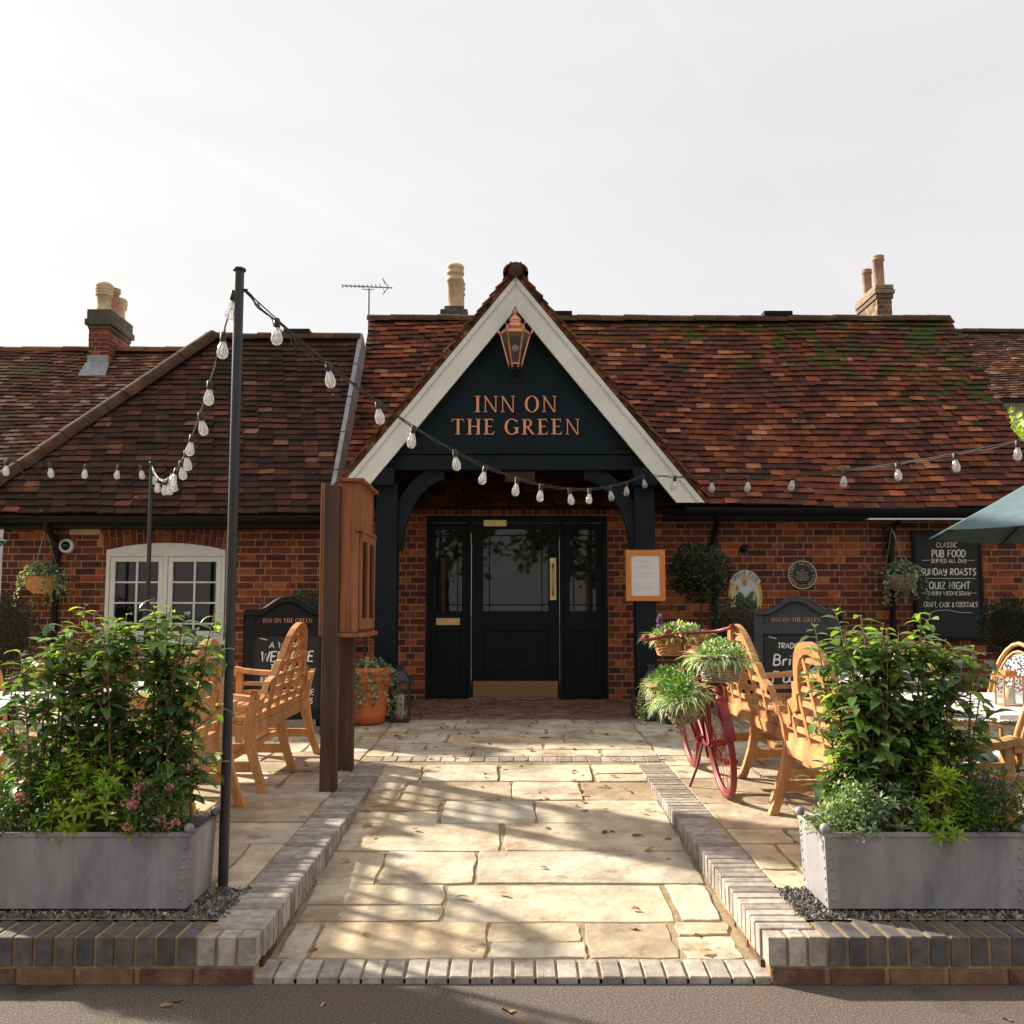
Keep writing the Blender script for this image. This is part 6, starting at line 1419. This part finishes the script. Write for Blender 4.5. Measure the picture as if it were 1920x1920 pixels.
laurel_shrub(1.66, 1.98, 4.48, 4.64, zsoil, lambda x: bump(x, topR), 15, 'dark dense glossy shrub in the middle of the right planter', 54, spreadx=.06, dens=1.08)

def mound(name, label, cat, c, rx, ry, rz, n, kind, L, W, mat, seed, group=None, zb=.3, curl=.6, fold=.2, whorl=0, stems=0, flowers=None, shell=.35, aspect=None):
    """bushy low plant: leaves spread through a dome over point c"""
    rg = random.Random(seed); r = thing(name, label, cat, tuple(c), group); it = []; st = MB(); c = Vector(c)
    def pnt():
        d = rdir(rg); d.z = abs(d.z); k = (shell+(1-shell)*rg.random()**.6); lump = 1+.16*math.sin(d.x*5+seed)+.14*math.sin(d.y*6+d.z*4+seed); return Vector((d.x*rx*k*lump, d.y*ry*k*lump, d.z*rz*k*lump+.045)), d
    if whorl:
        for _ in range(n//whorl):
            p, d = pnt(); p0 = c+p; ax = (d+Vector((0,0,.9))).normalized(); a, b = ax.orthogonal().normalized(), None; b = ax.cross(a)
            st.tube([c+Vector((p.x*.25,p.y*.25,0)), c+p*.6+Vector((0,0,-.01)), p0], [.0028,.002,.0015], 4)
            for lay in (0, 1):
                for k in range(whorl//2):
                    an = 2*math.pi*k/(whorl//2)+lay*.5+rg.uniform(-.2,.2); dd = (a*math.cos(an)+b*math.sin(an))*(1 if lay else .6)+ax*(.35 if lay else .9); s_ = rg.uniform(.75,1.2)*(1 if lay else .7)
                    it.append((p0-ax*.012*lay, dd, ax, L*s_, W*s_, curl))
    else:
        for _ in range(n):
            p, d = pnt(); dd = (d*.8+rdir(rg)*.8+Vector((0,0,zb))).normalized(); s_ = rg.uniform(.7,1.25); it.append((c+p, dd, Vector((0,0,1))+rdir(rg)*.5, L*s_, W*s_, curl*rg.uniform(.4,1.4)))
        for _ in range(max(10, n//40)):
            p, d = pnt(); st.tube([c+Vector((p.x*.2,p.y*.2,0)), c+p*.55, c+p*.98], [.0026,.002,.0012], 4)
    m = MB(); leaves(m, it, kind, fold=fold); m.build('foliage', mat, r); st.build('stems', m_stem, r)
    if flowers:
        fm, nf, fr_, fs = flowers
        for k in range(nf):
            p, d = pnt(); d = Vector((d.x*.7, -abs(d.y)*.8-.1, d.z+.2)).normalized(); p = c+Vector((d.x*rx,d.y*ry,d.z*rz))*rg.uniform(.92,1.1); f = []
            for j in range(int(34*fs)): q = rdir(rg); f.append((p+Vector((q.x,q.y,q.z*.7))*fr_*.7, q, rdir(rg), fr_*.55, fr_*.5, .3))
            m = MB(); leaves(m, f, 'petal'); m.build('flower', fm, r)
    return r
zq = zsoil
mound('choisya_bush', 'bright yellow-green bush in the middle of the left planter', 'bush', (-1.76,4.40,zq), .24, .12, .35, 1100, 'narrow', .052, .016, m_choisya, 61, whorl=10, curl=.3, shell=.5)
mound('flowering_shrub', 'small pink-flowered bush at the left end of the left planter', 'flowering bush', (-2.08,4.38,zq), .22, .12, .26, 2600, 'round', .017, .009, m_small, 62, 'pink flowered bushes', flowers=(m_pink, 9, .018, 1))
mound('flowering_shrub', 'small pink-flowered bush at the pole end of the left planter', 'flowering bush', (-1.50,4.38,zq), .20, .12, .25, 2600, 'round', .017, .009, m_small, 63, 'pink flowered bushes', flowers=(m_pink, 13, .017, 1))
mound('variegated_shrub', 'low white-edged bush spilling over the path end of the right planter', 'bush', (1.42,4.39,zq-.01), .18, .12, .20, 2400, 'round', .020, .010, m_pale, 64, flowers=(m_purple, 3, .010, .5))
mound('choisya_bush', 'yellow-green bush in the middle of the right planter', 'bush', (1.77,4.38,zq), .21, .11, .31, 1000, 'narrow', .050, .015, m_choisya, 65, whorl=10, curl=.3, shell=.45)
mound('variegated_shrub', 'pale cream-edged bush in front of the yellow-green one, right planter', 'bush', (1.60,4.37,zq), .13, .08, .22, 560, 'narrow', .045, .014, m_pale, 66, whorl=10, curl=.4, shell=.4)
mound('flowering_shrub', 'dark bush with purple flowers at the far end of the right planter', 'flowering bush', (1.99,4.39,zq), .19, .12, .27, 3000, 'round', .018, .009, m_small, 67, flowers=(m_purple, 12, .011, .7))

# ---- topiary and clipped balls
def ball(name, label, c, r_, seed, stemz=None, potr=.16, group='clipped topiary balls', leaf=.03, n=2600, sz=1.0):
    rg = random.Random(seed); o = thing(name, label, 'topiary', (c[0],c[1],T(c[1])), group); c = Vector(c); it = []
    for _ in range(n):
        d = rdir(rg); k = 1-.30*rg.random()**2; lump = 1+.05*math.sin(d.x*7+seed)*math.sin(d.z*6)+.04*math.sin(d.y*9); p = Vector((d.x,d.y,d.z*sz))*r_*k*lump; it.append((c+p, (d+rdir(rg)*.7+Vector((0,0,.2))).normalized(), d+rdir(rg)*.4, leaf*rg.uniform(.7,1.3), leaf*.42, .4))
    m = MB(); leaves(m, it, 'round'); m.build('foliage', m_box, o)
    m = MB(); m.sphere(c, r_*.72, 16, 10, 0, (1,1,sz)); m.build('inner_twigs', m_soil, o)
    zt = clay = T(c.y)+.36; m = MB(); m.tube([(c.x,c.y,zt-.03),(c.x+.006,c.y,(zt+c.z)/2),(c.x,c.y,c.z)], .014, 8); m.build('trunk', m_bark, o)
    m = MB(); z0 = T(c.y)+.004; m.lathe([(.001,z0),(potr*.7,z0),(potr*.95,z0+.33),(potr*1.05,z0+.33),(potr*1.05,z0+.36),(potr*.9,z0+.36),(potr*.88,z0+.32),(.001,z0+.32)], (c.x,c.y,0), 28); m.build('pot', m_iron, o)
    return o
q = P(1313,1074,10.6); ball('topiary_ball', 'round bay tree ball on a thin stem right of the menu frame', (q.x,10.6,q.z), .31, 71, leaf=.05, n=1500, sz=.92)
q = P(1384,1185,10.2); ball('topiary_ball', 'big dark clipped bush covering the foot of the oval sign', (q.x,10.2,q.z), .30, 72, sz=1.15, potr=.2)
q = P(1893,1178,9.9); ball('topiary_ball', 'dark clipped ball by the wall near the right edge', (q.x,9.9,q.z), .29, 73, potr=.2)
q = P(10,1187,9.6); ball('topiary_ball', 'clipped box ball at the left edge below the hanging basket', (q.x,9.6,q.z), .30, 74, sz=1.2, potr=.2)
q = P(694,1048,10.3); ball('topiary_ball', 'bay tree ball half hidden between the timber case and the left porch post', (q.x-.04,10.3,q.z), .19, 75, leaf=.05, n=800)
q = P(580,1160,9.9); ball('topiary_ball', 'clipped bush just showing over the left pavement sign', (q.x,9.9,q.z), .27, 76, potr=.2)

# ---- trailing ivy helper
def trails(mb, rg, starts, n, lenr, kind='ivy', L=.035, out_=.5):
    it = []
    for _ in range(n):
        p = Vector(rg.choice(starts)); d = Vector((rg.uniform(-1,1), rg.uniform(-1,1)-.3, .3)).normalized(); ln = rg.uniform(*lenr); k = int(ln/.022); pts = [p]
        for j in range(k): d = (d*.72+Vector((rg.uniform(-.25,.25),rg.uniform(-.2,.2),-.42))).normalized(); p = p+d*.022; pts.append(p); it.append((p, rdir(rg,-.2), Vector((0,-1,.5))+rdir(rg)*.5, L*rg.uniform(.6,1.2), L*rg.uniform(.8,1.1), .3))
        if len(pts) > 2: mb.tube(pts, .0014, 4)
    return it
def ivy(name, label, cat, c, r_, n, lenr, seed, extra=600, mat=None, group=None, L=.033, hgt=.10):
    rg = random.Random(seed); o = thing(name, label, cat, tuple(c), group); st = MB(); c = Vector(c)
    starts = [c+Vector((math.cos(a)*r_, math.sin(a)*r_, .01)) for a in [k*2*math.pi/16 for k in range(16)]]
    it = trails(st, rg, starts, n, lenr, L=L)
    for _ in range(extra):
        d = rdir(rg); d.z = abs(d.z); it.append((c+Vector((d.x*r_*1.05,d.y*r_*1.05,d.z*hgt))*rg.uniform(.4,1.1), rdir(rg,.3), Vector((0,-.3,1))+rdir(rg)*.6, L*rg.uniform(.6,1.2), L*rg.uniform(.7,1.0), .3))
    m = MB(); leaves(m, it, 'ivy'); m.build('foliage', mat or m_ivy, o); st.build('stems', m_stem, o); return o
ivy('ivy_plant', 'variegated ivy trailing over the rim of the terracotta pot', 'ivy', (-1.335,9.50,ZT-.02), .22, 44, (.15,.48), 81, extra=420)

# ---- hanging baskets
def hanging(px, py, Yw, label, plabel, seed, bracket_px):
    Y = Yw-.28; c = P(px, py, Y); h = thing('hanging_basket', label, 'hanging basket', tuple(c), 'hanging baskets on wall brackets')
    m = MB(); m.lathe([(.001,-.16),(.08,-.15),(.14,-.10),(.175,-.0),(.18,.02),(.165,.02)], tuple(c), 28); m.build('basket', m_weaveo if seed % 2 else m_weave, h)
    top = P(bracket_px, 990, Y); top.z = min(top.z, P(0,985,Y).z); m = MB()
    for k in range(3): an = k*2*math.pi/3+.5; m.tube([c+Vector((math.cos(an)*.175,math.sin(an)*.175,.02)), top], .0028, 5)
    m.build('chain', m_alu, h)
    m = MB(); m.tube([(top.x,Yw-.008,top.z-.30),(top.x,Yw-.012,top.z+.02)], .010, 6); m.tube([(top.x,Yw-.012,top.z+.01),(top.x,Y-.02,top.z+.02),(top.x,Y-.03,top.z+.03)], .008, 6); m.tube([(top.x,Yw-.012,top.z-.28),(top.x,Y+.02,top.z+.01)], .006, 6); m.build('bracket', m_iron, h)
    ivy('trailing_plant', plabel, 'trailing plant', tuple(c+Vector((0,0,.03))), .19, 30, (.10,.42), seed, extra=560, hgt=.14, group='plants in the hanging baskets')
    return c
hc = hanging(78, 1085, YL, 'hanging basket on a bracket on the left brick wall', 'cream and green ivy with dry grass trailing from the left hanging basket', 91, 85)
hanging(1690, 1082, YW, 'hanging basket with ferns beside the wall chalkboard', 'dark ferny ivy trailing from the right hanging basket', 92, 1672)

# ---- plants in the bicycle baskets
def tuft(name, label, Mx, a, bb, h, n, L, W, mat, seed, droop=(1.2,2.6), group='grassy plants in the bicycle baskets', extra=None, zb=1.1):
    rg = random.Random(seed); c = Mx @ Vector((0,0,h)); o = thing(name, label, 'plant', tuple(c), group); it = []
    for _ in range(n):
        an = rg.uniform(0, 2*math.pi); k = rg.random()**.5; p = Mx @ Vector((math.cos(an)*a*k*.85, math.sin(an)*bb*k*.85, h*.84)); d = Vector((math.cos(an)*k*1.1+rg.gauss(0,.35), math.sin(an)*k*1.1+rg.gauss(0,.35), zb*rg.uniform(.5,1.2))); s_ = rg.uniform(.55,1.2); it.append((p, d, Vector((0,0,1)), L*s_, W*rg.uniform(.7,1.2), rg.uniform(*droop)))
    m = MB(); leaves(m, it, 'narrow', fold=.35); m.build('foliage', mat, o); it3 = []
    for _ in range(420):
        d = rdir(rg); d.z = abs(d.z); k = rg.random()**.4; it3.append((c+Vector((d.x*a*1.05*k, d.y*bb*1.05*k, d.z*.10*k+.0)), (d+rdir(rg)*.6+Vector((0,0,.4))).normalized(), rdir(rg,1), .030*rg.uniform(.6,1.3), .017, .5))
    m = MB(); leaves(m, it3, 'round'); m.build('leafy_filler', m_pale if seed % 2 else m_small, o)
    if extra: st = MB(); it2 = trails(st, rg, [Mx @ Vector((sx_*a, sy_*bb, h)) for sx_, sy_ in extra], 10, (.12,.30), L=.018); m = MB(); leaves(m, it2, 'round'); m.build('trailing_stems', m_small, o); st.build('runners', m_stem, o)
    return o
tuft('basket_plant', 'pale striped grassy plant in the high right bicycle basket', BK1, .135, .17, .155, 420, .165, .013, m_spider, 101, droop=(.9,2.0))
tuft('basket_plant', 'pale striped grassy plant in the tilted low bicycle basket', BK2, .135, .16, .15, 420, .165, .013, m_spider, 102, droop=(.9,2.0), extra=[(-1,0),(-.8,-.6),(0,-1)])
tuft('basket_plant', 'striped grassy plant in the basket ahead of the handlebars', BK3, .185, .12, .13, 330, .16, .013, m_spider, 103, droop=(.7,1.8))
tuft('basket_plant', 'striped plant sprawling left from the middle of the bicycle', BK4, .21, .15, .11, 460, .15, .012, m_spider, 104, droop=(.7,2.1), extra=[(-1,0),(-1,-.5),(-1,.4)])
o = thing('lavender', 'two purple lavender spikes beside the left bicycle grip', 'lavender', tuple(BK3 @ Vector((-.14,0,.13)))); rg = random.Random(6)
for k in range(3):
    b_ = BK3 @ Vector((-.15+.02*k,-.03,.12)); t_ = b_+Vector((-.01-.012*k,0,.14+.02*k)); s_ = MB(); s_.tube([b_, t_], .0016, 4); s_.build('stem', m_small, o)
    it = [(b_.lerp(t_,rg.uniform(.5,1.0)), rdir(rg,.6), rdir(rg), .016, .010, .2) for _ in range(46)]; m = MB(); leaves(m, it, 'petal'); m.build('flower', m_purple, o)

# ---- fallen leaves
rg = random.Random(77); it = []
def dleaf(x, y, z):
    an = rg.uniform(0, 6.28); L = rg.uniform(.035,.075); it.append((Vector((x,y,z+.006)), Vector((math.cos(an),math.sin(an),rg.uniform(.0,.35))), Vector((rg.uniform(-.4,.4),rg.uniform(-.4,.4),1)), L, L*rg.uniform(.5,.8), rg.uniform(-.2,1.3)))
for _ in range(85): x = rg.gauss(-.5,.45); y = rg.uniform(9.85,11.15); dleaf(min(max(x,-1.1),1.2), y, T(y))
for _ in range(75): x = rg.uniform(-1.1,1.6); y = rg.uniform(7.6,9.8); dleaf(x, y, T(y))
for _ in range(26): x = rg.uniform(-.2,.9); y = rg.uniform(6.2,7.6); dleaf(x, y, PZ(y))
for _ in range(24): x = rg.uniform(-.9,.9); y = rg.uniform(4.2,6.4); dleaf(x, y, PZ(y))
for _ in range(60): x = rg.choice([-1,1])*rg.uniform(1.15,3.2); y = rg.uniform(4.8,9.6); dleaf(x, y, T(y))
for _ in range(9): x = rg.uniform(-2,2); y = rg.uniform(3.5,4.0); dleaf(x, y, 0)
m = MB(); leaves(m, it, 'ivy', fold=.3); tag(m.build('fallen_leaves', m_dry), kind='stuff')
rgr = rock_field  # loose grit on the road at the kerb
# ---- trees: one at the far right, and the row across the road that the door glass mirrors
def tree(name, label, x, y, h, cr, seed, n=2600, leaf=.16, mat=None, z0=0, group=None, bare=0):
    rg = random.Random(seed); o = thing(name, label, 'tree', (x,y,z0), group); tr = MB(); K_ = h*.45
    tr.tube([(x,y,z0),(x+.05,y,z0+K_*.5),(x,y,z0+K_),(x+.1,y,z0+h*.8)], [h*.03,h*.024,h*.018,h*.006], 10); tips = []
    for k in range(16):
        an = rg.uniform(0,6.28); z = z0+h*rg.uniform(.3,.8); r_ = cr*rg.uniform(.5,.95); e = Vector((x+math.cos(an)*r_, y+math.sin(an)*r_, z+h*rg.uniform(.05,.22))); m_ = Vector((x+math.cos(an)*r_*.4,y+math.sin(an)*r_*.4,z+h*.06)); tr.tube([(x,y,z),m_,e], [h*.010,h*.006,h*.002], 6); tips.append(e); tips.append(m_)
        for _ in range(4): e2 = e+rdir(rg,.3)*cr*.35; tr.tube([e, e2], [h*.0022,h*.0008], 4); tips.append(e2)
    tr.build('trunk', m_bark, o); it = []
    for _ in range(n):
        c = rg.choice(tips); p = c+rdir(rg)*cr*.30*rg.random()**.5; it.append((p, rdir(rg,-.1), rdir(rg,1), leaf*rg.uniform(.6,1.3), leaf*.5, .4))
    m = MB(); leaves(m, it, 'round'); m.build('crown', mat or m_fern, o); return o
tree('garden_tree', 'bright green tree beyond the right end of the pub roof', 8.55, 16.8, 4.9, 1.1, 111, n=3800, leaf=.13, mat=m_choisya)
for k, (x, y, h) in enumerate(((-9,-17,7.5),(-3.5,-20,9),(3.0,-18,6.5),(8.5,-21,9.5),(14,-17,7))):
    tree('roadside_tree', 'tree standing across the road, mirrored in the door glass', x, y, h, h*.36, 120+k, n=1500, leaf=.42, group='trees across the road')
